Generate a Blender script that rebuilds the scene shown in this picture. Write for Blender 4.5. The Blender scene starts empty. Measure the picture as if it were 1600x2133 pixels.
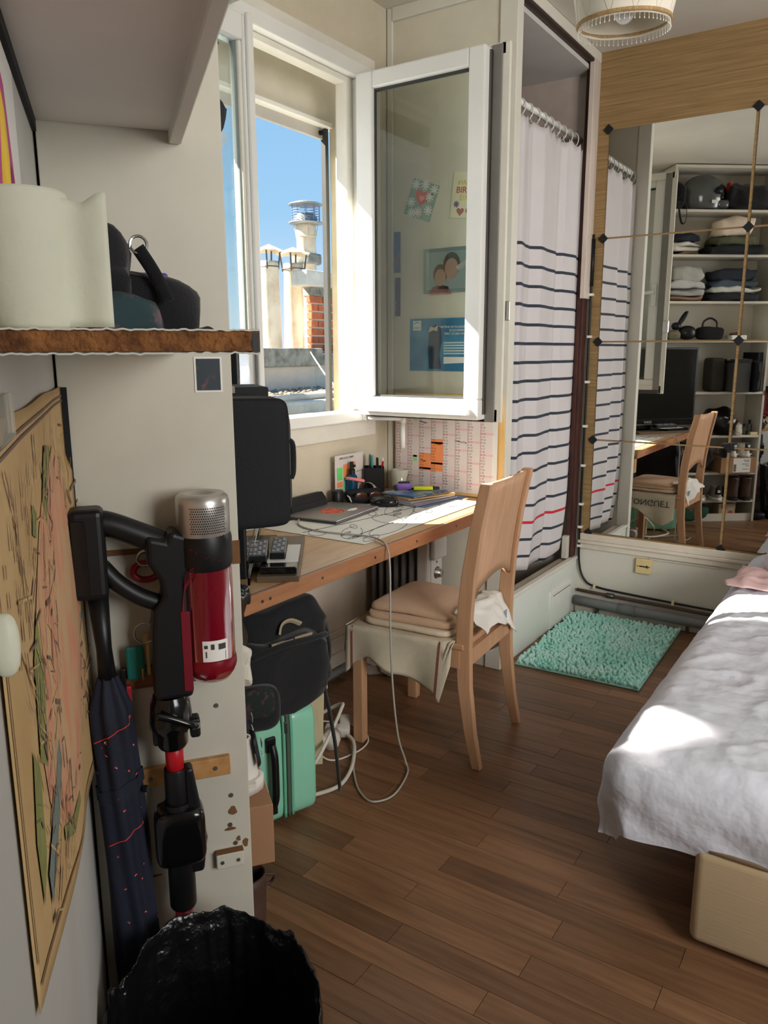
import bpy, math, random
from mathutils import Vector, Matrix, noise
random.seed(11)
sc = bpy.context.scene
COL = sc.collection
PI = math.pi

# ------------------------------------------------------------------ camera
YAW, PITCH, ROLL, FPX = 0.58231697, 0.20268804, 0.00334454, 1622.556
_f = Vector((math.cos(YAW)*math.cos(PITCH), math.sin(YAW)*math.cos(PITCH), -math.sin(PITCH)))
_r = _f.cross(Vector((0, 0, 1))).normalized()
_d = _f.cross(_r)
_r2 = math.cos(ROLL)*_r + math.sin(ROLL)*_d
_d2 = -math.sin(ROLL)*_r + math.cos(ROLL)*_d
cam = bpy.data.cameras.new('camera')
cam.sensor_fit = 'VERTICAL'
cam.sensor_height = 36.0
cam.lens = FPX/2133*36
cam.clip_start = 0.02
camo = bpy.data.objects.new('camera', cam)
COL.objects.link(camo)
camo.matrix_world = Matrix.Translation((0, 0, 1.35)) @ Matrix((_r2, -_d2, -_f)).transposed().to_4x4()
sc.camera = camo

# ------------------------------------------------------------------ light
sc.view_settings.view_transform = 'Standard'
sc.view_settings.look = 'None'
sc.view_settings.exposure = 0.15
sc.view_settings.gamma = 1.0
sc.view_settings.use_curve_mapping = False
w = bpy.data.worlds.new('world')
sc.world = w
w.use_nodes = True
nt = w.node_tree
bg = nt.nodes['Background']
tc = nt.nodes.new('ShaderNodeTexCoord')
sep = nt.nodes.new('ShaderNodeSeparateXYZ')
nt.links.new(tc.outputs['Generated'], sep.inputs[0])
rampw = nt.nodes.new('ShaderNodeValToRGB')
nt.links.new(sep.outputs['Z'], rampw.inputs[0])
e = rampw.color_ramp.elements
e[0].position = 0.0
e[0].color = (0.66, 0.80, 0.90, 1)
e[1].position = 0.62
e[1].color = (0.15, 0.38, 0.72, 1)
m_ = rampw.color_ramp.elements.new(0.16)
m_.color = (0.33, 0.58, 0.84, 1)
nt.links.new(rampw.outputs[0], bg.inputs[0])
bg.inputs[1].default_value = 1.0

def look_quat(d):
    return Vector(d).to_track_quat('-Z', 'Y').to_euler()

sun = bpy.data.lights.new('sun', 'SUN')
sun.energy = 24.0
sun.angle = math.radians(0.6)
sun.color = (1.0, 0.95, 0.86)
suno = bpy.data.objects.new('sun', sun)
suno.rotation_euler = look_quat((0.60, -1.0, -0.95))
suno.location = (-2, 6, 8)
COL.objects.link(suno)

def area(name, loc, d, sx, sy, power, col=(1, 1, 1), spread=180):
    l = bpy.data.lights.new(name, 'AREA')
    l.shape = 'RECTANGLE'
    l.size, l.size_y, l.energy, l.color = sx, sy, power, col
    l.spread = math.radians(spread)
    o = bpy.data.objects.new(name, l)
    o.location = loc
    o.rotation_euler = look_quat(d)
    COL.objects.link(o)
    return o
# added fill lamp, set at an invented window in the unseen right wall
area('fill_area_lamp', (0.55, -2.12, 1.75), (1.0, 0.95, -0.08), 1.5, 1.3, 48, (1.0, 0.965, 0.92), 125)
# added area lamp at the open window in view, boosting its daylight
area('daylight_area_lamp', (2.05, 2.005, 1.72), (0.0, -1, -0.10), 1.0, 1.1, 3.0, (0.88, 0.94, 1.0))
# added narrow lamp at the open sash's pane, imitating its reflected sun patch
area('added_glint_lamp', (2.600, 1.54, 1.42), (-0.64, -1.0, -0.93), 0.27, 0.20, 1.15, (1.0, 0.94, 0.85), 2.5)

# ------------------------------------------------------------------ materials
def lin(c):
    c = c/255
    return c/12.92 if c <= 0.04045 else ((c+0.055)/1.055)**2.4
def RGB(c):
    return (lin(c[0]), lin(c[1]), lin(c[2]), 1)
MATS = {}
def nd(t, k, **kw):
    n = t.nodes.new(k)
    for a, b in kw.items():
        setattr(n, a, b)
    return n
def mat(key, rgb, rough=.6, metal=0, var=.07, vs=5, bump=0, bs=80, spec=.4, trans=0, ior=1.45, coat=0,
        rnd=0, bd=.004, st=(1, 1, 1), rgb2=None, sheen=0, alpha=1, lo=.35, hi=.65, bst=None, emit=0):
    if key in MATS:
        return MATS[key]
    m = bpy.data.materials.new(key)
    m.use_nodes = True
    t = m.node_tree
    b = t.nodes['Principled BSDF']
    b.inputs['Roughness'].default_value = rough
    b.inputs['Metallic'].default_value = metal
    b.inputs['Specular IOR Level'].default_value = spec
    b.inputs['IOR'].default_value = ior
    b.inputs['Transmission Weight'].default_value = trans
    b.inputs['Coat Weight'].default_value = coat
    b.inputs['Sheen Weight'].default_value = sheen
    b.inputs['Alpha'].default_value = alpha
    L = t.links.new
    c = RGB(rgb)
    c2 = RGB(rgb2) if rgb2 else tuple(min(1, x*(1+var)) for x in c[:3])+(1,)
    c1 = c if rgb2 else tuple(x*(1-var) for x in c[:3])+(1,)
    co = nd(t, 'ShaderNodeTexCoord')
    mp = nd(t, 'ShaderNodeMapping')
    mp.inputs['Scale'].default_value = st
    L(co.outputs['Object'], mp.inputs[0])
    nz = nd(t, 'ShaderNodeTexNoise')
    nz.inputs['Scale'].default_value = vs
    nz.inputs['Detail'].default_value = 6
    nz.inputs['Roughness'].default_value = .6
    L(mp.outputs[0], nz.inputs['Vector'])
    rp = nd(t, 'ShaderNodeValToRGB')
    rp.color_ramp.elements[0].position = lo
    rp.color_ramp.elements[1].position = hi
    rp.color_ramp.elements[0].color = c1
    rp.color_ramp.elements[1].color = c2
    L(nz.outputs['Fac'], rp.inputs[0])
    out = rp.outputs[0]
    if rnd:
        oi = nd(t, 'ShaderNodeObjectInfo')
        mr = nd(t, 'ShaderNodeMapRange')
        mr.inputs['To Min'].default_value = 1-rnd
        mr.inputs['To Max'].default_value = 1+rnd
        L(oi.outputs['Random'], mr.inputs['Value'])
        hs = nd(t, 'ShaderNodeHueSaturation')
        L(mr.outputs[0], hs.inputs['Value'])
        L(out, hs.inputs['Color'])
        mp2 = nd(t, 'ShaderNodeVectorMath', operation='ADD')
        cx = nd(t, 'ShaderNodeCombineXYZ')
        ml = nd(t, 'ShaderNodeMath', operation='MULTIPLY')
        ml.inputs[1].default_value = 40
        L(oi.outputs['Random'], ml.inputs[0])
        for i in range(3):
            L(ml.outputs[0], cx.inputs[i])
        L(mp.outputs[0], mp2.inputs[0])
        L(cx.outputs[0], mp2.inputs[1])
        L(mp2.outputs[0], nz.inputs['Vector'])
        out = hs.outputs[0]
    L(out, b.inputs['Base Color'])
    if bump:
        n2 = nd(t, 'ShaderNodeTexNoise')
        n2.inputs['Scale'].default_value = bs
        n2.inputs['Detail'].default_value = 3
        if bst:
            mb = nd(t, 'ShaderNodeMapping')
            mb.inputs['Scale'].default_value = bst
            L(co.outputs['Object'], mb.inputs[0])
            L(mb.outputs[0], n2.inputs['Vector'])
        else:
            L(co.outputs['Object'], n2.inputs['Vector'])
        bp_ = nd(t, 'ShaderNodeBump')
        bp_.inputs['Strength'].default_value = bump
        bp_.inputs['Distance'].default_value = bd
        L(n2.outputs['Fac'], bp_.inputs['Height'])
        L(bp_.outputs[0], b.inputs['Normal'])
    if emit:
        L(out, b.inputs['Emission Color'])
        b.inputs['Emission Strength'].default_value = emit
    MATS[key] = m
    return m

def glass_mat(key, tint=(0.93, 0.97, 0.95), fac=.10, rough=.01):
    m = bpy.data.materials.new(key)
    m.use_nodes = True
    t = m.node_tree
    for n in list(t.nodes):
        if n.type != 'OUTPUT_MATERIAL':
            t.nodes.remove(n)
    o = [n for n in t.nodes if n.type == 'OUTPUT_MATERIAL'][0]
    tr = nd(t, 'ShaderNodeBsdfTransparent')
    tr.inputs[0].default_value = (*tint, 1)
    gl = nd(t, 'ShaderNodeBsdfGlossy')
    gl.inputs['Roughness'].default_value = rough
    lw = nd(t, 'ShaderNodeLayerWeight')
    lw.inputs['Blend'].default_value = fac
    mx = nd(t, 'ShaderNodeMixShader')
    t.links.new(lw.outputs['Fresnel'], mx.inputs[0])
    t.links.new(tr.outputs[0], mx.inputs[1])
    t.links.new(gl.outputs[0], mx.inputs[2])
    t.links.new(mx.outputs[0], o.inputs['Surface'])
    MATS[key] = m
    return m

WHITE = mat('white_paint', (218, 214, 202), .5, var=.04, vs=3, bump=.06, bs=40)
WHITE2 = mat('aged_white_paint', (206, 201, 186), .55, var=.08, vs=4, bump=.12, bs=30)
PVC = mat('white_pvc', (232, 231, 226), .32, var=.02, vs=4)
PVCW = mat('weathered_white_pvc', (226, 222, 210), .4, var=.05, vs=6)
PAPERW = mat('white_paper', (232, 230, 224), .8, var=.03)
BLACKP = mat('black_plastic', (20, 20, 22), .38, var=.1)
BLACKM = mat('matte_black', (24, 25, 27), .7, var=.12, bump=.1, bs=200)
BLACKF = mat('black_fabric', (23, 24, 27), .9, var=.2, vs=14, bump=.35, bs=260, sheen=.2)
GREYRUB = mat('dark_grey_gasket', (62, 62, 60), .6, var=.1)
CHROME = mat('brushed_steel', (200, 200, 196), .25, metal=1, var=.04)
STEELD = mat('dark_steel', (110, 108, 104), .4, metal=1, var=.1)
BRASS = mat('brass', (190, 150, 90), .35, metal=1, var=.1)
BEECH = mat('beech_wood', (202, 158, 122), .45, rgb2=(180, 136, 102), vs=3, st=(10, 10, .9), lo=.3, hi=.7, bump=.03, bs=30)
PINE = mat('pine_wood', (196, 150, 96), .55, rgb2=(164, 116, 66), vs=4, st=(.8, 9, 9), lo=.3, hi=.7)
GLASS = glass_mat('window_glass', (0.94, 0.975, 0.955), .24)
GLASS2 = glass_mat('clear_glass', (0.96, 0.98, 0.97), .2)
RED = mat('red_plastic', (176, 26, 34), .35, var=.06)
NAVY = mat('navy_cloth', (34, 38, 56), .9, var=.15, vs=20, bump=.2, bs=200)

# ------------------------------------------------------------------ geometry helpers
def catmull(pts, n=8, closed=False):
    P = [Vector(p) for p in pts]
    out = []
    N = len(P)
    rng = range(N if closed else N-1)
    for i in rng:
        if closed:
            a, b, c, d = P[(i-1) % N], P[i], P[(i+1) % N], P[(i+2) % N]
        else:
            a, b, c, d = P[max(i-1, 0)], P[i], P[i+1], P[min(i+2, N-1)]
        for k in range(n):
            t = k/n
            out.append(.5*((2*b)+(c-a)*t+(2*a-5*b+4*c-d)*t*t+(3*b-a-3*c+d)*t**3))
    if not closed:
        out.append(P[-1])
    return out

class G:
    def __init__(s):
        s.v, s.f, s.m = [], [], []
    def add(s, vs, fs, m=0, M=None):
        o = len(s.v)
        if M is not None:
            vs = [M @ Vector(p) for p in vs]
        s.v += [tuple(p) for p in vs]
        s.f += [tuple(i+o for i in q) for q in fs]
        s.m += [m]*len(fs)
        return s
    def box(s, x0, y0, z0, x1, y1, z1, m=0, M=None):
        vs = [(x, y, z) for z in (z0, z1) for y in (y0, y1) for x in (x0, x1)]
        fs = [(0, 2, 3, 1), (4, 5, 7, 6), (0, 1, 5, 4), (2, 6, 7, 3), (0, 4, 6, 2), (1, 3, 7, 5)]
        return s.add(vs, fs, m, M)
    def cyl(s, p0, p1, r0, r1=None, n=16, m=0, cap=True, M=None):
        p0, p1 = Vector(p0), Vector(p1)
        r1 = r0 if r1 is None else r1
        ax = (p1-p0).normalized()
        a = ax.orthogonal().normalized()
        b = ax.cross(a)
        vs = []
        for p, r in ((p0, r0), (p1, r1)):
            for i in range(n):
                t = 2*PI*i/n
                vs.append(p+(a*math.cos(t)+b*math.sin(t))*r)
        fs = [(i, (i+1) % n, n+(i+1) % n, n+i) for i in range(n)]
        if cap:
            fs += [tuple(range(n-1, -1, -1)), tuple(range(n, 2*n))]
        return s.add(vs, fs, m, M)
    def lathe(s, prof, c=(0, 0, 0), n=24, m=0, M=None, sx=1, sy=1):
        vs, fs = [], []
        for r, z in prof:
            for i in range(n):
                t = 2*PI*i/n
                vs.append((c[0]+r*math.cos(t)*sx, c[1]+r*math.sin(t)*sy, c[2]+z))
        for k in range(len(prof)-1):
            for i in range(n):
                j = (i+1) % n
                fs.append((k*n+i, k*n+j, (k+1)*n+j, (k+1)*n+i))
        return s.add(vs, fs, m, M)
    def tube(s, pts, r, n=8, m=0, closed=False, M=None, flat=None):
        P = [Vector(p) for p in pts]
        N = len(P)
        vs, fs = [], []
        up = None
        for i, p in enumerate(P):
            if closed:
                t = (P[(i+1) % N]-P[i-1]).normalized()
            else:
                t = (P[min(i+1, N-1)]-P[max(i-1, 0)]).normalized()
            if up is None:
                up = t.orthogonal().normalized()
            a = (up-t*up.dot(t))
            a = a.normalized() if a.length > 1e-6 else t.orthogonal().normalized()
            up = a
            b = t.cross(a)
            rr = r[i] if isinstance(r, (list, tuple)) else r
            for k in range(n):
                q = 2*PI*k/n
                vs.append(p+a*math.cos(q)*rr+b*math.sin(q)*rr*(flat or 1))
        for i in range(N if closed else N-1):
            i2 = (i+1) % N
            for k in range(n):
                k2 = (k+1) % n
                fs.append((i*n+k, i*n+k2, i2*n+k2, i2*n+k))
        if not closed:
            fs += [tuple(range(n-1, -1, -1)), tuple(range((N-1)*n, N*n))]
        return s.add(vs, fs, m, M)
    def prism(s, poly, z0, z1, m=0, M=None):
        n = len(poly)
        vs = [(x, y, z0) for x, y in poly]+[(x, y, z1) for x, y in poly]
        fs = [(i, (i+1) % n, n+(i+1) % n, n+i) for i in range(n)]
        fs += [tuple(range(n-1, -1, -1)), tuple(range(n, 2*n))]
        return s.add(vs, fs, m, M)
    def grid(s, fn, nu, nv, m=0, M=None, cu=False):
        vs = [fn(i/nu, j/nv) for j in range(nv+1) for i in range(nu if cu else nu+1)]
        W = nu if cu else nu+1
        fs = []
        for j in range(nv):
            for i in range(nu):
                i2 = (i+1) % W if cu else i+1
                fs.append((j*W+i, j*W+i2, (j+1)*W+i2, (j+1)*W+i))
        return s.add(vs, fs, m, M)
    def sq(s, c, size, e1=.5, e2=.5, nu=28, nv=16, m=0, M=None, amp=0, fr=6, seed=0, zb=None):
        # superellipsoid with optional crumple
        def pw(x, e):
            return math.copysign(abs(x)**e, x)
        vs, fs = [], []
        for j in range(nv+1):
            ph = -PI/2+PI*j/nv
            for i in range(nu):
                th = 2*PI*i/nu
                x = pw(math.cos(ph), e1)*pw(math.cos(th), e2)
                y = pw(math.cos(ph), e1)*pw(math.sin(th), e2)
                z = pw(math.sin(ph), e1)
                p = Vector((c[0]+x*size[0]/2, c[1]+y*size[1]/2, c[2]+z*size[2]/2))
                if amp:
                    q = Vector((p.x*fr+seed*3.1, p.y*fr-seed, p.z*fr*1.6))
                    p += noise.noise_vector(q)*amp
                if zb is not None and p.z < zb:
                    p.z = zb
                vs.append(p)
        for j in range(nv):
            for i in range(nu):
                i2 = (i+1) % nu
                fs.append((j*nu+i, j*nu+i2, (j+1)*nu+i2, (j+1)*nu+i))
        return s.add(vs, fs, m, M)
    def obj(s, name, mt, par=None, smooth=False, bev=0, sub=0, loc=None, rot=None, solid=0, segs=2):
        me = bpy.data.meshes.new(name)
        me.from_pydata(s.v, [], s.f)
        mts = mt if isinstance(mt, (list, tuple)) else [mt]
        for x in mts:
            me.materials.append(x)
        if len(mts) > 1:
            me.polygons.foreach_set('material_index', s.m)
        if smooth:
            me.polygons.foreach_set('use_smooth', [True]*len(me.polygons))
        me.update()
        o = bpy.data.objects.new(name, me)
        COL.objects.link(o)
        if par is not None:
            o.parent = par
        if loc is not None:
            o.location = loc
        if rot is not None:
            o.rotation_euler = (0, 0, rot) if isinstance(rot, (int, float)) else rot
        if solid:
            md = o.modifiers.new('s', 'SOLIDIFY')
            md.thickness = solid
            md.offset = 0
        if bev:
            md = o.modifiers.new('b', 'BEVEL')
            md.width = bev
            md.segments = segs
            md.limit_method = 'ANGLE'
            md.angle_limit = .6
        if sub:
            md = o.modifiers.new('u', 'SUBSURF')
            md.levels = md.render_levels = sub
        return o

def tag(o, label, cat, group=None):
    o['label'] = label
    o['category'] = cat
    if group:
        o['group'] = group
    return o
def stru(o):
    o['kind'] = 'structure'
    return o
def thing(name, label, cat, loc=(0, 0, 0), rot=0, group=None):
    o = bpy.data.objects.new(name, None)
    o.empty_display_size = .05
    COL.objects.link(o)
    o.location = loc
    o.rotation_euler = (0, 0, rot) if isinstance(rot, (int, float)) else rot
    return tag(o, label, cat, group)
def bx(name, x0, y0, z0, x1, y1, z1, mt, par=None, bev=0, **k):
    return G().box(min(x0, x1), min(y0, y1), min(z0, z1), max(x0, x1), max(y0, y1), max(z0, z1)).obj(name, mt, par, bev=bev, **k)
def RZ(a): return Matrix.Rotation(a, 4, 'Z')
def RX(a): return Matrix.Rotation(a, 4, 'X')
def RY(a): return Matrix.Rotation(a, 4, 'Y')
def TR(*p): return Matrix.Translation(p)

# unit frame: u along the map wall (away from camera), d into the wall, origin at the foot of the bookcase's near front edge
AU = math.radians(52.4)
UO = Vector((.917, .893, 0))
UM = Vector((math.cos(AU), math.sin(AU), 0))
UDD = Vector((-math.sin(AU), math.cos(AU), 0))
def u2w(u, d, z):
    return UO+UM*u+UDD*d+Vector((0, 0, z))
def uthing(name, label, cat, u, d, z, rot=0, group=None):
    return thing(name, label, cat, u2w(u, d, z), AU+rot, group)

def text(name, body, size, mt, par, M, align='CENTER', ls=1.0, ext=.0002, sx=1):
    cu = bpy.data.curves.new(name, 'FONT')
    cu.body = body
    cu.size = size
    cu.align_x = align
    cu.align_y = 'CENTER'
    cu.space_line = ls
    cu.extrude = ext
    cu.resolution_u = 2
    o = bpy.data.objects.new(name, cu)
    COL.objects.link(o)
    bpy.context.view_layer.update()
    dg = bpy.context.evaluated_depsgraph_get()
    me = bpy.data.meshes.new_from_object(o.evaluated_get(dg))
    bpy.data.objects.remove(o)
    bpy.data.curves.remove(cu)
    me.name = name
    me.transform(M @ Matrix.Diagonal((sx, 1, 1, 1)))
    me.materials.clear()
    me.materials.append(mt)
    n = bpy.data.objects.new(name, me)
    COL.objects.link(n)
    n.parent = par
    return n
# frames for lettering: text x -> a, text y -> b, normal a x b
def frame(o, a, b):
    a, b = Vector(a).normalized(), Vector(b).normalized()
    c = a.cross(b)
    return Matrix.Translation(o) @ Matrix((a, b, c)).transposed().to_4x4()
# ================================================================== STRUCTURE
CEIL = 2.70
XM, XS, YW = 3.864, 2.923, 1.90
# ---- floor: strip planks laid parallel to the mirror wall
FLW = mat('parquet_wood', (142, 104, 74), .38, rgb2=(100, 70, 48), vs=3.2, st=(16, 1.1, 6), lo=.25, hi=.75, rnd=.24, bump=.10, bs=22, bst=(7, 1, 1), spec=.45)
SUBF = mat('dark_joint', (26, 18, 13), .9)
floor = stru(bx('floor', -1.6, -2.2, -.05, 3.95, 2.1, -.014, SUBF))
PW, PL = .0725, .615
rest = G()
i0 = int(-1.5/PW)
for i in range(-21, 54):
    x0 = 1.4665+(i-20)*PW+.0725*0
    if x0 > 3.86 or x0 < -1.5:
        continue
    x1 = min(x0+PW-.0014, 3.866)
    off = .268+(PL/2 if i % 2 else 0)+(.03*math.sin(i*2.3))
    k = -6
    while True:
        y0 = off+k*PL
        y1 = y0+PL-.0014
        k += 1
        if y0 > 1.9:
            break
        y0c, y1c = max(y0, -2.1), min(y1, 1.9)
        if y1c-y0c < .02:
            continue
        vis = (x1 > 1.0 and y1c > -.12 and not (x0 > 2.2 and y1c < .35))
        if vis:
            bx('plank', x0, y0c, -.014, x1, y1c, random.uniform(-.0006, .0004), FLW, floor)
        else:
            rest.box(x0, y0c, -.014, x1, y1c, 0)
o = rest.obj('planks', FLW, floor)
o['kind'] = 'stuff'

# ---- walls
PLAST = mat('cream_woodchip_wallpaper', (208, 198, 176), .8, var=.08, vs=2.5, bump=.55, bs=130)
WALLW = mat('white_wall_paint', (204, 202, 192), .7, var=.05, vs=2, bump=.1, bs=60)
g = G()
g.box(.6, YW, 0, 1.50, 2.08, CEIL)
g.box(2.80, YW, 0, 3.95, 2.08, CEIL)
g.box(1.50, YW, 0, 2.80, 2.08, 1.06)
g.box(1.50, YW, 2.43, 2.80, 2.08, CEIL)
ww = stru(g.obj('wall_window', PLAST))
WAINS = mat('old_white_wainscot', (220, 210, 194), .5, var=.10, vs=5, bump=.1, bs=25)
bx('wainscot', 1.55, YW-.012, .0, 2.92, YW, .66, WAINS, ww)
for z0, z1, dpt in ((.615, .635, .026), (.64, .665, .034), (.185, .2, .02), (.155, .168, .024), (.0, .10, .022)):
    bx('moulding', 1.55, YW-dpt, z0, 2.92, YW-.010, z1, WAINS, ww, bev=.004)
g = G()
g.tube(catmull([(1.6, 1.862, .03), (2.3, 1.860, .031), (2.60, 1.862, .03)], 4), .016, 10)
tag(g.obj('heating_pipe', mat('grey_pipe_paint', (128, 130, 130), .4), smooth=True), 'slim grey heating pipe along the foot of the wall under the desk', 'pipe')

g = G()
g.box(XM, -2.2, 0, 3.95, 2.08, CEIL)
wm = stru(g.obj('wall_mirror', WHITE))
GRASS = mat('bamboo_grasscloth', (168, 138, 94), .75, rgb2=(124, 98, 62), vs=3, st=(1, 1.2, 60), lo=.25, hi=.72, bump=.5, bs=3, bst=(1, 3, 160))
o = bx('grasscloth', XM-.006, -2.1, .43, XM, 1.325, CEIL, GRASS, wm)
o['label'] = 'tan bamboo grasscloth wallpaper'
for z0, z1, dpt in ((.392, .428, .018), (.375, .392, .026), (.345, .375, .014)):
    bx('moulding', XM-dpt, -2.1, z0, XM, 1.325, z1, WAINS, wm, bev=.004)
bx('batten', XM-.016, -2.1, .40, XM, 1.31, .434, GRASS, wm, bev=.003)
bx('wall_foot', XM-.02, -2.1, 0, XM, 1.325, .035, WAINS, wm, bev=.004)

stru(bx('wall_right', -1.6, -2.25, 0, -.4, -2.15, CEIL, WALLW))
stru(bx('wall_right', 1.5, -2.25, 0, 3.95, -2.15, CEIL, WALLW))
stru(bx('wall_right', -.4, -2.25, 0, 1.5, -2.15, .9, WALLW))
stru(bx('wall_right', -.4, -2.25, 2.4, 1.5, -2.15, CEIL, WALLW))
w2 = stru(bx('fill_window', -.4, -2.24, .9, 1.5, -2.17, .96, PVC))  # invented opening, framed around the added fill lamp
bx('frame', -.4, -2.24, 2.34, 1.5, -2.17, 2.4, PVC, w2)
for x in (-.4, .52, 1.44):
    bx('frame', x, -2.24, .96, x+.06, -2.17, 2.34, PVC, w2)
stru(bx('wall_back', -1.7, -2.25, 0, -1.6, 2.1, CEIL, WALLW))
CEILM = mat('ceiling_paint', (214, 208, 196), .8, var=.05, vs=2, bump=.1, bs=30)
stru(bx('ceiling', -1.7, -2.25, CEIL, 3.95, 2.08, CEIL+.06, CEILM))
# slanted map wall (left)
MAPW = mat('grey_white_wall_paint', (196, 194, 188), .6, var=.06, vs=3, bump=.12, bs=40)
wl = stru(G().box(-2.9, .262, 0, 1.2, .34, CEIL).obj('wall_left', MAPW, loc=UO, rot=AU))
BB = mat('grimy_baseboard', (150, 150, 132), .5, var=.22, vs=12, bump=.3, bs=40)
bb = stru(G().box(-2.4, .246, 0, -.002, .262, .20).box(-2.4, .252, .20, -.002, .262, .235).obj('baseboard_left', BB, loc=UO, rot=AU, bev=.003))
# ---- shower partition and cubicle
pw = stru(bx('wall_partition', XS, 1.335, 0, XS+.032, YW, CEIL, mat('partition_cream_paint', (214, 208, 190), .55, var=.06, vs=3, bump=.1, bs=40)))
bx('corner_post', XS-.010, 1.322, .0, XS+.042, 1.395, CEIL, WHITE, pw, bev=.003)
bx('corner_bead', XS-.012, YW-.03, 0, XS, YW-.004, CEIL, WHITE, pw, bev=.003)
bx('cornice', XS-.015, 1.40, CEIL-.05, XS, YW-.03, CEIL, WHITE, pw, bev=.003)
MARB = mat('white_marble_panel', (226, 228, 220), .35, rgb2=(190, 192, 186), vs=4, lo=.55, hi=.72)
st = thing('shower_tray', 'raised shower tray with pale marble front panel and wooden ledge', 'shower', (0, 0, 0))
bx('front_panel', XS+.042, 1.332, 0, XM-.002, 1.346, .285, MARB, st)
bx('side_panel', XS+.034, 1.332, 0, XS+.042, YW, .285, MARB, st)
LEDGE = mat('grey_beige_ledge', (196, 184, 164), .5, rgb2=(174, 160, 138), vs=3, st=(1, 12, 1))
bx('ledge', XS+.034, 1.324, .285, XM-.002, 1.352, .302, WHITE, st, bev=.003)
bx('ledge_inner', XS+.034, 1.352, .278, XM-.002, 1.402, .292, LEDGE, st, bev=.003)
bx('basin', XS+.034, 1.402, .06, XM-.002, YW-.005, .10, PVC, st)
acp = bx('access_panel', 3.487, 1.322, .005, 3.765, 1.333, .196, PVC, st, bev=.003)
acd = bx('access_door', 3.510, 1.319, .022, 3.742, 1.3225, .178, PAPERW, acp, bev=.002)
bx('door_gap', 3.510, 1.3185, .172, 3.742, 1.3192, .1755, BLACKM, acp)
SHIN = mat('grey_brown_shower_wall', (186, 172, 162), .5, rgb2=(160, 146, 138), vs=2.4, bump=.15, bs=90)
SHCL = mat('shower_ceiling_grey', (214, 210, 206), .6, var=.04)
sc_ = thing('shower_lining', 'grey brown wall lining inside the shower above the curtain', 'wall lining', (0, 0, 0))
bx('back_lining', XS+.034, YW-.004, .10, XM-.004, YW-.001, 2.62, SHIN, sc_)
bx('side_lining', XM-.008, 1.43, .10, XM-.003, YW-.005, 2.62, SHIN, sc_)
bx('side_lining_lower', XM-.012, 1.43, .10, XM-.008, YW-.005, 2.28, mat('shower_wall_light', (212, 202, 190), .5, var=.06), sc_)
bx('ceiling_lining', XS+.034, 1.36, 2.62, XM-.003, YW-.005, 2.64, SHCL, sc_)
tr = stru(bx('trim_1', XS+.044, 1.326, 2.655, XM-.002, 1.40, CEIL-.001, WHITE, bev=.003))
bx('dark_edge', XS+.044, 1.33, 2.643, XM-.06, 1.352, 2.655, mat('dark_brown_stain', (62, 44, 38), .6, var=.2), tr)
DKB = mat('dark_red_brown_wood', (84, 50, 44), .5, rgb2=(58, 36, 32), vs=5, st=(10, 10, 1))
tr = stru(bx('trim_2', 3.774, 1.326, 1.60, XM-.002, 1.35, 2.655, mat('pinkish_white_wood', (206, 192, 180), .5, var=.08, vs=6, st=(8, 8, 1)), bev=.003))
bx('brown_stile', 3.795, 1.352, .302, 3.855, 1.372, 2.645, DKB, tr, bev=.002)
bx('lower_stile', 3.80, 1.338, .302, 3.855, 1.352, 1.60, DKB, tr, bev=.002)
bx('floor_block', 3.76, 1.352, .302, 3.795, 1.38, .42, WHITE2, tr, bev=.002)

# ---- window_1: pvc frame, casing, closed left sash, open right sash
w1 = stru(bpy.data.objects.new('window_1', None))
COL.objects.link(w1)
w1['label'] = 'white plastic casement window, right sash swung open over the desk'
bx('casing', 1.42, YW-.022, 2.425, 2.80, YW-.001, 2.476, PVCW, w1, bev=.004)
bx('casing', 2.725, YW-.018, 1.03, 2.765, YW-.001, 2.43, PVCW, w1, bev=.004)
bx('apron', 1.42, YW-.016, 1.00, 2.80, YW-.001, 1.085, PVCW, w1, bev=.004)
bx('frame', 1.46, YW-.045, 2.375, 2.80, 1.95, 2.43, PVC, w1, bev=.005)
bx('frame', 1.46, YW-.045, 1.07, 2.80, 1.95, 1.113, PVC, w1, bev=.005)
bx('frame', 2.655, YW-.045, 1.113, 2.80, 1.945, 2.375, PVC, w1, bev=.005)
bx('frame_rebate', 2.615, YW-.012, 1.113, 2.655, 1.94, 2.375, PVCW, w1, bev=.004)
bx('frame_rebate', 1.46, YW-.012, 2.352, 2.615, 1.94, 2.375, PVCW, w1, bev=.004)
bx('frame', 1.40, YW-.045, 1.113, 1.46, 2.0, 2.375, PVC, w1, bev=.005)
for z in (2.06, 1.62, 1.25):
    G().cyl((2.636, YW-.014, z), (2.636, YW-.011, z), .009, n=14).obj('screw_cap', PVC, w1)
# closed left sash
for nm, a in (('sash_stile', (1.986, 1.113, 2.030, 2.375)), ('sash_rail', (1.46, 2.30, 1.986, 2.375)), ('sash_rail', (1.46, 1.113, 1.986, 1.19)), ('sash_stile', (1.46, 1.19, 1.53, 2.30))):
    bx(nm, a[0], YW-.075, a[1], a[2], YW-.012, a[3], PVC, w1, bev=.006)
bx('mullion_cover', 1.992, YW-.090, 1.113, 2.018, YW-.075, 2.38, PVC, w1, bev=.005)
bx('sash_bead', 1.974, YW-.066, 1.19, 1.986, YW-.03, 2.30, PVCW, w1, bev=.003)
bx('gasket', 1.970, YW-.055, 1.19, 1.974, YW-.045, 2.30, mat('pale_gasket', (130, 136, 134), .5), w1)
bx('pane', 1.53, YW-.052, 1.19, 1.972, YW-.046, 2.30, GLASS, w1)
bx('trickle_vent', 1.60, YW-.10, 2.395, 1.96, YW-.045, 2.42, PVC, w1, bev=.006)
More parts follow.
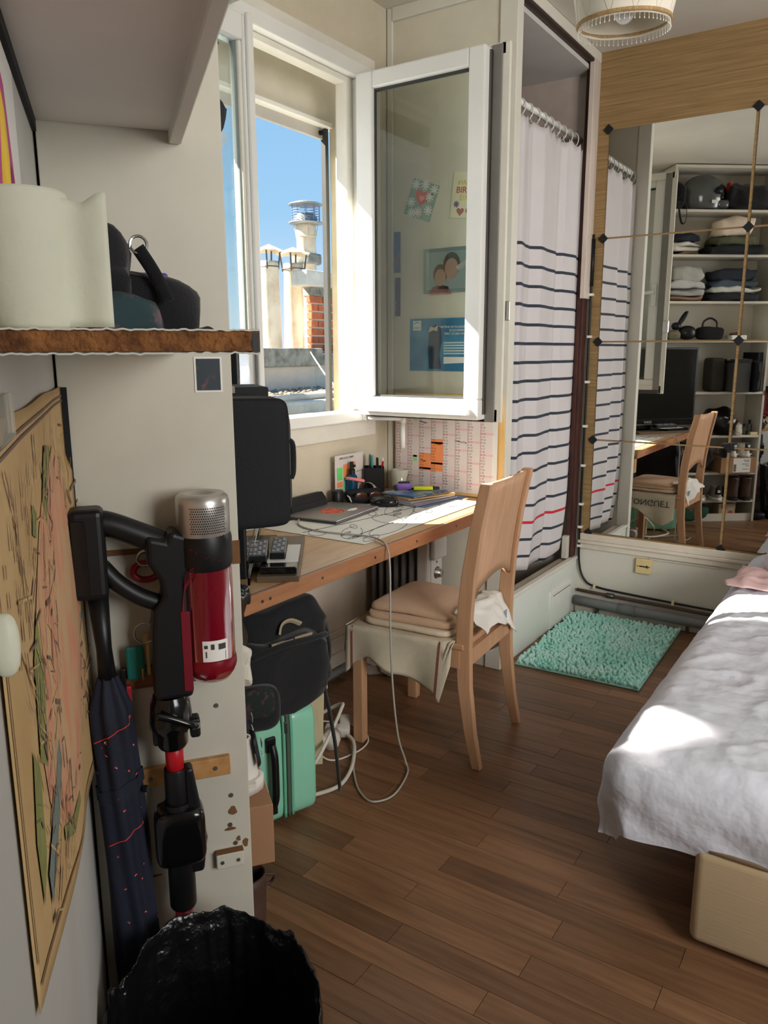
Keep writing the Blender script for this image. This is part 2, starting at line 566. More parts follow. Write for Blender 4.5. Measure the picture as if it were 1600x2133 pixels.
# open sash in the plane X ~ 2.63, hinged on the right jamb
SX0, SX1 = 2.605, 2.668
for nm, a in (('open_sash_stile', (1.765, 1.175, 1.838, 2.37)), ('open_sash_stile', (1.30, 1.175, 1.362, 2.37)), ('open_sash_rail', (1.362, 2.31, 1.765, 2.37)), ('open_sash_rail', (1.30, 1.10, 1.838, 1.175))):
    bx(nm, SX0, a[0], a[1], SX1, a[2], a[3], PVC, w1, bev=.006)
bx('open_pane', 2.634, 1.362, 1.175, 2.640, 1.765, 2.31, GLASS, w1)
g = G()
for a in ((1.358, 1.175, 1.366, 2.31), (1.761, 1.175, 1.769, 2.31), (1.366, 2.302, 1.761, 2.31), (1.366, 1.175, 1.761, 1.183)):
    g.box(2.622, a[0], a[1], 2.634, a[2], a[3])
g.obj('open_gasket', GREYRUB, w1)
bx('drip_rail', 2.585, 1.33, 1.116, SX0, 1.80, 1.146, PVC, w1, bev=.007)
bx('edge_channel', 2.668, 1.268, 1.09, 2.690, 1.838, 1.112, GREYRUB, w1, bev=.002)
bx('edge_channel', 2.662, 1.262, 1.09, 2.684, 1.302, 2.38, mat('grey_sash_edge', (128, 126, 120), .45), w1, bev=.003)
bx('lock_strip', 2.640, 1.292, 1.12, 2.655, 1.301, 2.36, STEELD, w1)
bx('flange', 2.668, 1.25, 1.09, 2.682, 1.85, 1.14, PVCW, w1, bev=.003)
bx('flange', 2.668, 1.235, 1.09, 2.682, 1.27, 2.385, PVCW, w1, bev=.003)
bx('flange', 2.668, 1.25, 2.345, 2.682, 1.85, 2.385, PVCW, w1, bev=.003)
bx('catch', 2.688, 1.225, 1.46, 2.70, 1.262, 1.53, CHROME, w1, bev=.003)
# handle on the inner face of the open sash (seen in the mirror)
hd = bx('handle_plate', 2.682, 1.315, 1.62, 2.692, 1.345, 1.75, PVC, w1, bev=.004)
g = G()
g.cyl((2.69, 1.33, 1.70), (2.73, 1.33, 1.70), .011)
g.tube(catmull([(2.73, 1.325, 1.70), (2.735, 1.40, 1.69), (2.73, 1.46, 1.66)], 5), .010, 8)
g.obj('handle', PVC, w1, smooth=True)
for z in (1.20, 1.65, 2.25):
    G().cyl((2.648, 1.846, z-.035), (2.648, 1.846, z+.035), .010, n=12).obj('hinge', PVC, w1, smooth=True)
# outside reveal: shutter box, guide rail, jambs
EXT = mat('weathered_cream_exterior', (206, 196, 170), .7, rgb2=(186, 176, 152), vs=5, bump=.25, bs=30)
bx('shutter_box', 1.3, 2.13, 2.285, 2.90, 2.20, 2.62, WHITE2, w1, bev=.004)
bx('shutter_lip', 1.3, 2.115, 2.268, 2.90, 2.16, 2.288, PVC, w1, bev=.004)
bx('shutter_slat', 1.3, 2.15, 2.225, 2.81, 2.165, 2.27, mat('grey_alu', (176, 172, 166), .5), w1, bev=.003)
g = G().cyl((2.785, 2.148, 2.247), (2.785, 2.138, 2.247), .010, n=14)
g.obj('stopper', BLACKP, w1)
bx('guide_rail', 2.805, 2.135, 1.05, 2.826, 2.16, 2.27, GREYRUB, w1, bev=.002)
bx('outer_jamb', 2.828, 2.081, 1.04, 2.97, 2.132, 2.285, EXT, w1, bev=.003)
bx('outer_sill', 1.3, 2.0, 1.02, 2.95, 2.36, 1.065, EXT, w1, bev=.004)
bx('outer_jamb', 1.25, 2.08, 1.04, 1.38, 2.34, 2.285, EXT, w1, bev=.003)
sl = bx('shutter_bolt', 2.845, 2.066, 1.22, 2.872, 2.080, 1.44, PVCW, w1, bev=.004)
bx('bolt_hook', 2.85, 2.05, 1.16, 2.866, 2.07, 1.22, PVCW, w1, bev=.003)
bx('bolt_rod', 2.855, 2.068, 1.08, 2.861, 2.078, 1.2, PVCW, w1)
g = G()
for z in (2.50, 2.42, 2.33):
    g.tube([(2.83, 2.1, z), (2.92, 2.09, z+.01)], .004, 6)
g.obj('wire_tie', GREYRUB, w1)

# ---- overhead shelf on the map wall
osf = uthing('overhead_shelf', 'white overhead shelf running above the map wall', 'shelf', 0, 0, 0)
bx('board', -2.4, .066, 1.668, -.002, .261, 1.692, mat('overhead_white', (226, 220, 214), .55, var=.04, vs=2), osf)
bx('lip', -2.4, .060, 1.650, -.004, .078, 1.692, WHITE, osf, bev=.002)
bx('fascia', -2.4, .066, 1.692, -.002, .080, 2.2, WHITE, osf)
bx('gap_strip', -2.4, .256, 1.652, -.006, .2615, 1.668, BLACKM, osf)
# ================================================================== DESK
DTOP = .75
VEN = mat('worn_desk_veneer', (206, 170, 128), .35, rgb2=(176, 136, 96), vs=5, st=(1.2, 7, 1), lo=.3, hi=.75, bump=.05, bs=20, spec=.5)
EDGE = mat('orange_wood_edge', (184, 130, 90), .42, rgb2=(154, 104, 70), vs=4, st=(1, 8, 8), lo=.3, hi=.7)
desk = thing('desk', 'long wall-mounted wooden desk under the window', 'desk')
g = G()
g.prism([(1.262, 1.318), (2.914, 1.318), (2.914, 1.888), (1.70, 1.888)], .722, .7495)
g.obj('top', VEN, desk)
bx('edge_strip', 1.255, 1.304, .705, 2.908, 1.318, .7508, EDGE, desk, bev=.002)
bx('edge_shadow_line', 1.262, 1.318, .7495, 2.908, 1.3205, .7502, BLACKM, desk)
bx('wall_batten', 1.72, 1.86, .67, 2.90, 1.885, .722, EDGE, desk)
bx('bracket', 2.868, 1.318, .615, 2.912, 1.37, .705, PINE, desk, bev=.003)
for x in (1.415, 1.445, 1.665, 1.93, 2.18, 2.46, 2.72):
    G().cyl((x, 1.3045, .728), (x, 1.3025, .728), .0045, n=10).obj('screw', STEELD, desk)
# drawing mat
mt_ = thing('desk_mat', 'large white desk mat with black line drawing', 'desk mat', (0, 0, .7503))
bx('sheet', 1.972, 1.374, 0, 2.80, 1.80, .0022, mat('mat_white', (224, 222, 212), .55, var=.02), mt_, bev=.001)
g = G()
rr = random.Random(5)
def loop(cx, cy, rx, ry, a, t0, t1, n=26):
    return [(cx+rx*math.cos(t)*math.cos(a)-ry*math.sin(t)*math.sin(a), cy+rx*math.cos(t)*math.sin(a)+ry*math.sin(t)*math.cos(a), .0026) for t in [t0+(t1-t0)*i/n for i in range(n+1)]]
for cx, cy, rx, ry, a, t0, t1 in ((2.08, 1.50, .09, .035, .5, 0, 5.6), (2.20, 1.43, .12, .04, .1, .4, 6.0), (2.33, 1.52, .08, .05, 1.0, 0, 6.1), (2.45, 1.42, .11, .03, .2, 0, 5.5), (2.58, 1.50, .10, .05, .3, 0, 6.2), (2.66, 1.60, .07, .03, .9, 0, 6.2), (2.72, 1.44, .06, .03, .1, 0, 6.2), (2.50, 1.60, .12, .03, .4, 1, 5.0), (2.05, 1.40, .05, .02, .2, 0, 6.2), (2.38, 1.62, .04, .015, .6, 0, 6.2), (2.62, 1.72, .05, .025, .2, 0, 6.2), (2.02, 1.60, .05, .03, .6, 0, 5.0), (2.16, 1.55, .03, .012, .8, 0, 6.2), (2.53, 1.46, .03, .012, .5, 0, 6.2)):
    g.tube(loop(cx, cy, rx, ry, a, t0, t1), .0008, 4)
for k in range(9):
    x, y = rr.uniform(2.0, 2.7), rr.uniform(1.4, 1.62)
    for q in range(3):
        g.tube([(x+.012*q, y+.008*q, .0026), (x+.05+.012*q, y-.004+.008*q, .0026)], .0009, 4)
g.tube(catmull([(1.99, 1.64, .0026), (2.2, 1.60, .0026), (2.4, 1.57, .0026), (2.78, 1.52, .0026)], 6), .0011, 4)
g.tube(catmull([(2.0, 1.46, .0026), (2.25, 1.47, .0026), (2.45, 1.49, .0026), (2.78, 1.66, .0026)], 6), .0011, 4)
g.obj('drawing', BLACKM, mt_)
# laptop
lt = thing('laptop', 'closed grey laptop with round orange sticker on its lid', 'laptop', (2.292, 1.735, .7526), math.radians(5))
ALU = mat('space_grey_aluminium', (156, 152, 152), .38, metal=.75, var=.03)
bx('base', -.155, -.107, 0, .155, .107, .008, mat('laptop_base', (92, 90, 92), .4, metal=.6), lt, bev=.003)
bx('lid', -.155, -.107, .0085, .155, .107, .014, ALU, lt, bev=.0025)
g = G().cyl((-.01, .0, .0141), (-.01, .0, .0146), .046, n=28)
g.obj('round_sticker', mat('orange_print', (232, 96, 62), .5, rgb2=(120, 40, 34), vs=60, lo=.48, hi=.6), lt)
G().prism([(.052+.03*math.cos(t)*(1+.2*math.sin(3*t)), -.052+.013*math.sin(t)) for t in [i*PI/8 for i in range(16)]], .0141, .0145).obj('cloud_sticker', PAPERW, lt)
# sound bar speaker
sp = thing('speaker_bar', 'black wedge-shaped speaker bar behind the laptop', 'speaker', (2.270, 1.862, .75), math.radians(1))
G().prism([(-.027, 0), (.02, 0), (.02, .062), (-.008, .066), (-.030, .04)], -.11, .11, M=Matrix(((0, 0, 1, 0), (1, 0, 0, 0), (0, 1, 0, 0), (0, 0, 0, 1)))).obj('body', BLACKM, sp, bev=.003)
G().box(-.109, -.0315, .006, .109, -.0295, .036).obj('grille', BLACKF, sp)
# small dark pot
t = thing('small_black_pot', 'small dark round-cornered pot beside the speaker bar', 'pot', (2.462, 1.846, .75))
G().lathe([(0, 0), (.024, 0), (.026, .004), (.026, .056), (.024, .058)], n=24).obj('body', BLACKP, t, smooth=True)
G().lathe([(0, .0565), (.024, .058)], n=24).obj('lid', GREYRUB, t, smooth=True)
# small planner sheet against wall
t = thing('planner_sheet', 'printed planner sheet with green and orange blocks against the wall', 'planner', (2.57, 1.862, .752))
bx('sheet', -.098, 0, 0, .098, .0015, .19, mat('planner_paper', (214, 206, 200), .8), t)
blk = [(-.085, .09, .035, .05, 'green_mark', (110, 220, 120)), (-.085, .06, .035, .022, 'orange_mark', (244, 150, 90)), (-.085, .01, .035, .045, 'green_mark', 0), (-.042, .10, .035, .05, 'orange_mark', 0), (-.042, .045, .035, .05, 'teal_mark', (120, 200, 170)), (.003, .135, .04, .02, 'orange_mark', 0), (.003, .07, .04, .02, 'peach_mark', (236, 170, 130)), (.05, .11, .038, .004, 'grey_mark', (150, 150, 146)), (-.042, .01, .035, .03, 'lav_mark', (180, 176, 200)), (.05, .05, .038, .03, 'peach_mark', 0)]
for x, z, a, b, k, c in blk:
    bx('block', x, -.0012, z, x+a, 0, z+b, MATS.get(k) or mat(k, c, .8), t)
text('heading', 'EMPLOI DU TEMPS', .012, BLACKM, t, frame((-.02, -.001, .176), (1, 0, 0), (0, 0, 1)))
# spray bottle
t = thing('spray_bottle', 'blue glass spray bottle with black pump', 'bottle', (2.553, 1.838, .75))
BLUEG = mat('deep_blue_glass', (20, 96, 140), .08, trans=.55, ior=1.4, var=.1)
G().lathe([(0, 0), (.022, 0), (.024, .006), (.024, .095), (.020, .108), (.011, .114), (.011, .12)], n=22).obj('bottle', BLUEG, t, smooth=True)
g = G().lathe([(.014, .113), (.014, .132), (.009, .136), (.009, .158), (.007, .164), (0, .164)], n=18)
g.box(-.006, -.016, .142, .006, .0, .152)
g.obj('pump', BLACKP, t, smooth=False)
t = thing('braided_bracelet', 'pink braided bracelet looped round the blue bottle', 'bracelet', (2.566, 1.832, .838))
g = G()
for ph in (0, 2.1, 4.2):
    g.tube([((.040+.004*math.cos(9*a+ph))*math.cos(a), (.031+.004*math.cos(9*a+ph))*math.sin(a), .004*math.sin(9*a+ph)-.010*math.cos(a)) for a in [i*2*PI/60 for i in range(60)]], .0034, 6, closed=True)
g.obj('braid', mat('pink_yarn', (240, 150, 156), .9), t, smooth=True)
G().cyl((.040, -.006, -.012), (.040, .006, -.012), .006, n=10).obj('clasp', CHROME, t)
t = thing('steel_ring_stand', 'shiny steel ring standing between bottle and pen pot', 'ring', (2.622, 1.806, .75))
g = G()
g.grid(lambda a, b: (.002*math.sin(a*7), .034*math.cos(2*PI*a), .036+.034*math.sin(2*PI*a)) if b < .5 else (.022, .034*math.cos(2*PI*a), .036+.034*math.sin(2*PI*a)), 32, 1, cu=True)
g.obj('band', CHROME, t, smooth=True, solid=.003)
# pen pot with scissors and pens
pp = thing('pen_pot', 'square black pen pot at the back of the desk', 'pen pot', (2.703, 1.830, .75), math.radians(36))
g = G()
s_, h_ = .042, .125
for a in ((-s_, -s_, s_, -s_+.003), (-s_, s_-.003, s_, s_), (-s_, -s_, -s_+.003, s_), (s_-.003, -s_, s_, s_)):
    g.box(a[0], a[1], 0, a[2], a[3], h_)
g.box(-s_, -s_, 0, s_, s_, .004)
g.obj('pot', BLACKM, pp)
TEAL = mat('teal_plastic', (70, 140, 140), .4)
t = thing('scissors', 'teal-handled scissors standing in the black pen pot', 'scissors', (2.690, 1.836, .775), math.radians(36))
for s2 in (-1, 1):
    g = G().tube([(s2*.019+.015*math.cos(a), .004*s2, .125+.024*math.sin(a)) for a in [i*2*PI/20 for i in range(20)]], .0042, 8, closed=True)
    g.obj('handle', TEAL, t, smooth=True)
    bx('blade', s2*.004-.004, .003*s2-.001, .01, s2*.004+.004, .003*s2+.001, .105, CHROME, t)
t = thing('black_pen', 'black pen with silver clip standing in the pen pot', 'pen', (2.720, 1.824, .776), .4)
G().cyl((0, 0, 0), (.012, .004, .135), .0045, n=12).obj('barrel', BLACKP, t, smooth=True)
bx('clip', .006, -.004, .095, .010, -.002, .135, CHROME, t)
t = thing('red_pen', 'red and silver pen leaning in the pen pot', 'pen', (2.731, 1.816, .776), .2)
G().cyl((0, 0, 0), (.018, -.004, .118), .0045, n=12).obj('barrel', RED, t, smooth=True)
G().cyl((.018, -.004, .118), (.0205, -.0045, .135), .0035, .002, n=10).obj('tip', CHROME, t)
# candle
t = thing('candle', 'white scented candle in glass with black oval label', 'candle', (2.838, 1.785, .75), math.radians(123.5))
G().lathe([(0, .002), (.0335, .002), (.036, .006), (.036, .10), (.034, .101), (.034, .075)], n=28).obj('glass', mat('candle_glass', (206, 204, 186), .12, var=.02, coat=.5), t, smooth=True)
G().lathe([(0, .074), (.033, .076), (.034, .07)], n=24).obj('wax', mat('wax', (236, 230, 212), .5), t)
g = G()
for rx, rz in ((.020, .028), (.0235, .032)):
    g.tube([(-math.sqrt(max(.0366**2-(rx*math.sin(a))**2, 0)), rx*math.sin(a), .05+rz*math.cos(a)) for a in [i*2*PI/36 for i in range(36)]], .0007, 4, closed=True)
g.obj('label_oval', BLACKM, t)
for i, s in enumerate(('M', 'OUS', 'SES')):
    text('label_word', s, .013, BLACKM, t, frame((-.0372, 0, .064-.013*i), (0, -1, 0), (0, 0, 1)))
# paper stack and what lies on it
ang = math.radians(-12)
PB = (2.725, 1.625)
stack = [('plastic_folder', 'translucent pale blue folder at the bottom of the paper pile', (.30, .24), .004, (126, 150, 196), 8, .7), ('paper_sheaf', 'sheaf of lilac papers sticking out of the pile', (.27, .21), .006, (190, 184, 200), 4, .8), ('plastic_sleeve', 'crumpled clear plastic sleeve in the paper pile', (.25, .20), .008, (200, 196, 190), -3, .2), ('kraft_notebook', 'kraft brown notebook in the paper pile', (.24, .19), .008, (206, 170, 120), -10, .7), ('blue_magazine', 'blue magazine on top of the paper pile', (.23, .17), .006, (60, 112, 160), 3, .3)]
z = .7503
for nm, lb, (a, b), h, c, ra, ro in stack:
    M_ = mat('m_'+nm, c, ro, var=.15, vs=12, rgb2=((222, 230, 236) if nm == 'blue_magazine' else None), lo=.45, hi=.75)
    g = G()
    sd = len(nm)
    def top(u, v, a=a, b=b, h=h, zz=0, sd=sd):
        x, y = (u-.5)*a, (v-.5)*b
        return (x, y, zz+h*.35*(noise.noise((x*14+sd, y*14, sd)))*(2*abs(u-.5))**2)
    g.grid(lambda u, v: top(u, v, zz=h), 10, 8)
    g.grid(lambda u, v: (top(1-u, v)[0], top(1-u, v)[1], 0), 10, 8)
    for q in range(4):
        pass
    g.box(-a/2, -b/2, .0005, a/2, b/2, h*.75)
    tag(g.obj(nm, M_, loc=(PB[0]+.012*math.sin(ra), PB[1]+.01*math.cos(ra*2), z), rot=ang+math.radians(ra)), lb, nm.split('_')[1])
    z += h+.0012
ZS = z+.0005
t = thing('highlighter', 'bright yellow highlighter lying on the blue magazine', 'highlighter', (2.742, 1.605, ZS+.009), math.radians(-55))
YEL = mat('neon_yellow', (232, 240, 30), .4)
bx('barrel', -.045, -.011, -.007, .035, .011, .007, YEL, t, bev=.004)
bx('cap', .036, -.009, -.006, .062, .009, .006, BLACKP, t, bev=.003)
t = thing('purple_stapler', 'small purple stapler on the blue magazine', 'stapler', (2.695, 1.675, ZS), math.radians(-50))
PURP = mat('purple_plastic', (140, 104, 190), .35)
G().sq((0, 0, .018), (.066, .030, .028), .5, .6, 20, 10).obj('body', PURP, t, smooth=True)
G().cyl((-.034, -.008, .012), (-.034, .008, .012), .011, n=14).obj('end', BLACKP, t)
G().sq((.0, 0, .034), (.05, .016, .008), .6, .6, 16, 8).obj('top', BLACKP, t, smooth=True)
t = thing('fineliner', 'thin black fineliner lying behind the highlighter', 'pen', (2.755, 1.63, ZS+.005), math.radians(-35))
G().cyl((-.06, 0, 0), (.06, 0, 0), .0045, n=10).obj('barrel', BLACKP, t, smooth=True)
G().cyl((.06, 0, 0), (.068, 0, 0), .003, .001, n=10).obj('tip', CHROME, t, smooth=True)
# mouse
t = thing('computer_mouse', 'black computer mouse on the drawing mat', 'mouse', (2.535, 1.668, .7527), math.radians(-60))
G().sq((0, 0, .012), (.115, .075, .056), .8, .75, 28, 14, zb=0).obj('shell', mat('black_gloss_plastic', (22, 24, 26), .22, coat=.3), t, smooth=True)
G().cyl((.034, -.004, .034), (.034, .004, .034), .009, n=14).obj('scroll_wheel', GREYRUB, t, smooth=True)
bx('button_gap', .014, -.0008, .036, .05, .0008, .0385, BLACKM, t)
# glasses case with sunglasses
t = thing('glasses_case', 'open black glasses case in front of the bottle', 'glasses case', (2.548, 1.757, .7527), math.radians(-35))
def half(u, v, s=1):
    th = PI*(.02+.96*u)
    L = .082
    ex = (2*v-1)
    k = (max(0, 1-abs(ex)**3.2))**.45
    return (ex*L, math.cos(th)*.030*k*1.0, .028-math.sin(th)*.026*k)
g = G().grid(half, 14, 22)
g.obj('lower_shell', BLACKM, t, smooth=True, solid=.003)
g = G().grid(lambda u, v: (half(u, v)[0], half(u, v)[1]+.0, half(u, v)[2]), 14, 22, M=TR(0, .046, .024) @ RX(math.radians(-50)) @ TR(0, .0, -.016))
g.obj('upper_shell', BLACKM, t, smooth=True, solid=.003)
g = G().tube(catmull([(-.08, -.012, .02), (-.084, -.014, .034), (-.076, -.02, .012), (-.082, .012, .034)], 5), .0022, 6)
g.obj('white_rim', PAPERW, t, smooth=True)
t = thing('sunglasses', 'folded brown sunglasses inside the open case', 'sunglasses', (2.548, 1.752, .770), math.radians(-35))
for s2 in (-1, 1):
    G().sq((s2*.03, .004, .008), (.052, .008, .038), .7, .9, 18, 10).obj('lens', mat('brown_lens', (84, 52, 44), .1, coat=.5), t, smooth=True)
G().tube(catmull([(-.056, .006, .014), (0, .012, .018), (.056, .006, .014)], 5), .003, 6).obj('bridge', BLACKP, t)
# TV with set-top box and remotes
AT = math.radians(39.6)
tv = thing('television', 'large black flat television on the left end of the desk', 'television', (1.700, 1.600, .75), AT)
SCR = mat('tv_glass', (10, 11, 13), .06, coat=.4)
bx('panel', -.435, -.012, .045, .435, .030, .625, BLACKP, tv, bev=.004)
bx('screen', -.420, -.0135, .095, .420, -.0115, .612, SCR, tv)
bx('bezel', -.430, -.0150, .048, .430, -.0125, .092, mat('piano_black', (14, 14, 15), .12, coat=.6), tv)
bx('clear_strip', -.43, -.019, .028, .43, -.013, .046, glass_mat('acrylic', (.8, .82, .84), .3), tv)
bx('silver_line', -.13, -.0165, .054, .13, -.0150, .058, CHROME, tv)
bx('neck', -.06, .0, .008, .06, .022, .05, BLACKP, tv)
bx('foot', -.20, -.07, 0, .20, .10, .010, BLACKP, tv, bev=.004)
text('maker_name', 'SONY', .026, mat('silver_print', (186, 186, 190), .4), tv, frame((-.02, -.0153, .073), (1, 0, 0), (0, 0, 1)))
bx('cable_clip', -.462, -.02, -.012, -.435, .012, .012, BLACKM, tv, bev=.004)
sb = thing('set_top_box', 'flat black set-top box on a brown board in front of the television', 'set-top box', (1.698, 1.474, .75), math.radians(37.2))
bx('board', -.235, -.055, 0, .235, .058, .016, mat('brown_board', (96, 80, 64), .4, var=.15, vs=8), sb, bev=.002)
bx('box', -.215, -.048, .016, -.02, .050, .036, mat('gloss_black_box', (14, 14, 15), .1, coat=.6), sb, bev=.003)
bx('paper', -.165, -.05, .0362, .03, .035, .0372, PAPERW, sb)
def remote(name, lab, loc, rot):
    r_ = thing(name, lab, 'remote', loc, rot, 'television remotes')
    bd = bx('body', -.095, -.022, 0, .095, .022, .020, BLACKP, r_, bev=.004)
    rg = random.Random(3)
    for i in range(9):
        for j in range(3):
            c = ('btn_grey', (150, 152, 154)) if (i+j) % 3 else ('btn_dark', (70, 74, 78))
            G().box(-.078+i*.018, -.016+j*.012, .020, -.068+i*.018, -.009+j*.012, .0222).obj('button', MATS.get(c[0]) or mat(c[0], c[1], .5), bd)
    return r_
remote('remote_control', 'grey-buttoned remote control on white paper atop the set-top box', (1.655, 1.452, .7875), math.radians(38))
remote('remote_control', 'remote control lying close against the television foot', (1.60, 1.475, .7875), math.radians(40))

# ---- desk lead: runs from laptop over the edge to the floor
CORD = mat('grey_cord', (176, 170, 160), .5)
WCORD = mat('white_cord', (214, 208, 196), .5)
pts = [(2.14, 1.78, .757), (2.06, 1.71, .756), (2.03, 1.62, .756), (2.035, 1.53, .756), (2.05, 1.44, .757), (2.03, 1.36, .759), (1.985, 1.296, .750), (1.965, 1.272, .68), (1.960, 1.268, .50), (1.964, 1.262, .30), (1.985, 1.255, .12), (2.015, 1.245, .02), (1.97, 1.21, .006), (1.84, 1.18, .006), (1.775, 1.215, .006), (1.80, 1.28, .006), (1.87, 1.35, .006), (1.96, 1.42, .008), (2.01, 1.46, .012)]
tag(G().tube(catmull(pts, 8), .0032, 8).obj('charger_cable', CORD, smooth=True), 'thin grey charger cable hanging from the desk to the floor', 'cable')

# ================================================================== CHAIR
ch = thing('dining_chair', 'tall-backed beech chair with pale towels on its seat', 'chair', (2.318, 1.056, 0), math.radians(4.2))
def post(s):
    g = G()
    zs = [0, .12, .28, .42, .52, .65, .80, .955]
    yc = [-.004, .022, .044, .050, .048, .038, .016, -.016]
    dp = [.030, .038, .046, .050, .050, .046, .042, .036]
    vs, fs = [], []
    for z, y, dd_ in zip(zs, yc, dp):
        for dx, dy in ((-.013, -dd_/2), (.013, -dd_/2), (.013, dd_/2), (-.013, dd_/2)):
            vs.append((s*.188+dx, y+dy, z))
    for k in range(len(zs)-1):
        for i in range(4):
            fs.append((k*4+i, k*4+(i+1) % 4, k*4+4+(i+1) % 4, k*4+4+i))
    fs += [(3, 2, 1, 0), tuple(range(len(vs)-4, len(vs)))]
    return g.add(vs, fs)
for s in (-1, 1):
    post(s).obj('rear_leg', BEECH, ch, bev=.003)
    g = G().box(s*.208-.018, .412, 0, s*.208+.018, .452, .405)
    g.obj('front_leg', BEECH, ch, bev=.004)
def backp(u, v):
    x = -.175+.35*u
    zb = .575+.055*(1-(2*u-1)**2)
    z = zb+(.952-zb)*v
    y = .050 + (-.052)*max(0, (z-.55)/.4)**1.6 - .014*(1-(2*u-1)**2)
    return (x, y-.012, z)
G().grid(backp, 14, 10).obj('backrest', BEECH, ch, smooth=True, solid=.012)
bx('seat', -.205, .045, .405, .215, .455, .428, BEECH, ch, bev=.006)
for a in ((-.175, .03, .175, .05), (-.175, .425, .175, .445)):
    bx('apron', a[0], a[1], .35, a[2], a[3], .405, BEECH, ch)
for s in (-1, 1):
    bx('apron', s*.195-.010, .06, .345, s*.195+.010, .425, .405, BEECH, ch)
# linen tea towel over the seat
LIN = mat('natural_linen', (206, 194, 170), .9, var=.06, vs=8, bump=.4, bs=300)
tt = thing('tea_towel', 'natural linen tea towel draped over the chair seat with a red stripe', 'tea towel', (2.318, 1.056, 0), math.radians(4.2))
def hemL(v):
    K = [(0, .07), (.07, .19), (.16, .165), (.5, .135), (.78, .10), (.9, .125), (1.0, .17)]
    for (a, p), (b, q) in zip(K, K[1:]):
        if v <= b:
            t = (v-a)/(b-a)
            return p+(q-p)*t*t*(3-2*t)
    return K[-1][1]
def cloth(u, v):
    # u across (left hang -> top -> right hang), v back -> front and over the front edge
    w_, hl, hr = .222, hemL(v), .155+.05*math.sin(v*7)
    L = hl+2*w_+hr
    s = u*L
    y = .075+.40*v
    zt = .4315
    if s < hl:
        t = (hl-s)
        x = -w_-.006-.012*math.sin(v*11+1)*t/.12-.012*t/.12
        z = zt-t
    elif s < hl+2*w_:
        x = -w_+(s-hl)
        z = zt+.0025*noise.noise((x*12, y*12, 0))
    else:
        t = s-hl-2*w_
        x = w_+.006+.014*math.sin(v*13)*t/.15+.012*t/.15
        z = zt-t
    if v > .94:
        z -= .002
    return (x, y, z)
G().grid(cloth, 70, 30).obj('cloth', LIN, tt, smooth=True, solid=.0022)
def front(u, v):
    x = -.222+.30*u
    t = .10*v*(1-.35*u)+.02*math.sin(u*12)*v
    return (x, .476+.010*v+.008*math.sin(u*14)*v, .4315-t)
G().grid(front, 24, 8).obj('front_fold', LIN, tt, smooth=True, solid=.0022)
STR = mat('faded_red_stripe', (140, 84, 78), .9)
def stripe(t0):
    def f(u, v):
        hl = hemL(t0)
        vv = t0+.022*u
        c = cloth((hl*(1-v))/(hl+.444+.155+.05*math.sin(vv*7)), vv)
        return (c[0]-.0018, c[1], c[2])
    return f
G().grid(stripe(.10), 1, 10).obj('stripe', STR, tt, solid=.0006)
G().grid(stripe(.93), 1, 10).obj('stripe', STR, tt, solid=.0006)
# lettering hangs upside down on the far side, facing the mirror
text('lettering', 'LE LONGUET', .058, mat('grey_ink', (84, 82, 86), .9), tt, frame((.243, .275, .375), (0, -1, 0), (0, 0, -1)), ext=.0012)
G().prism([(-.10, .12), (.02, .10), (.05, .16), (-.04, .20)], .4335, .4345).obj('green_print', mat('green_print', (92, 140, 104), .9), tt)
# folded bath towels
TOW = mat('beige_terry', (214, 178, 142), .95, var=.06, vs=10, bump=.7, bs=420, sheen=.3)
bt = thing('bath_towel', 'folded beige terry towel piled on the chair seat', 'towel', (2.318, 1.056, .434), math.radians(4.2))
G().sq((-.005, .265, .012), (.385, .34, .022), .25, .22, 44, 10, amp=.006, fr=9).obj('lower_fold', mat('beige_terry_light', (220, 200, 174), .95, bump=.6, bs=420), bt, smooth=True)
G().sq((.0, .262, .032), (.37, .33, .024), .25, .2, 48, 12, amp=.008, fr=8, seed=2).obj('middle_fold', TOW, bt, smooth=True)
G().sq((.01, .268, .052), (.35, .31, .022), .3, .2, 48, 12, amp=.008, fr=8, seed=5).obj('top_fold', TOW, bt, smooth=True)
# white cloth crumpled at the back corner
WC = mat('white_cotton', (226, 222, 214), .9, var=.04, bump=.3, bs=120)
wc = thing('white_napkin', 'crumpled white cloth with care tag at the back of the seat', 'cloth', (2.318, 1.056, .43), math.radians(4.2))
def nap(u, v):
    x = -.13+.30*u
    y = .11-.115*v+.010*math.sin(u*9)
    z = .068+.015*math.sin(u*3.1)-.19*max(0, v-.45)**1.1*(.5+.9*u*u)+.012*noise.noise((u*5, v*5, 1))
    return (x, y+.02*noise.noise((u*6, v*4, 3)), z)
G().grid(nap, 26, 18).obj('cloth', WC, wc, smooth=True, solid=.003)
tg_ = Vector(nap(.80, .80))
bx('care_tag', tg_.x-.014, tg_.y-.006, tg_.z-.018, tg_.x+.014, tg_.y-.003, tg_.z+.012, mat('grey_tag', (150, 158, 168), .6), wc)

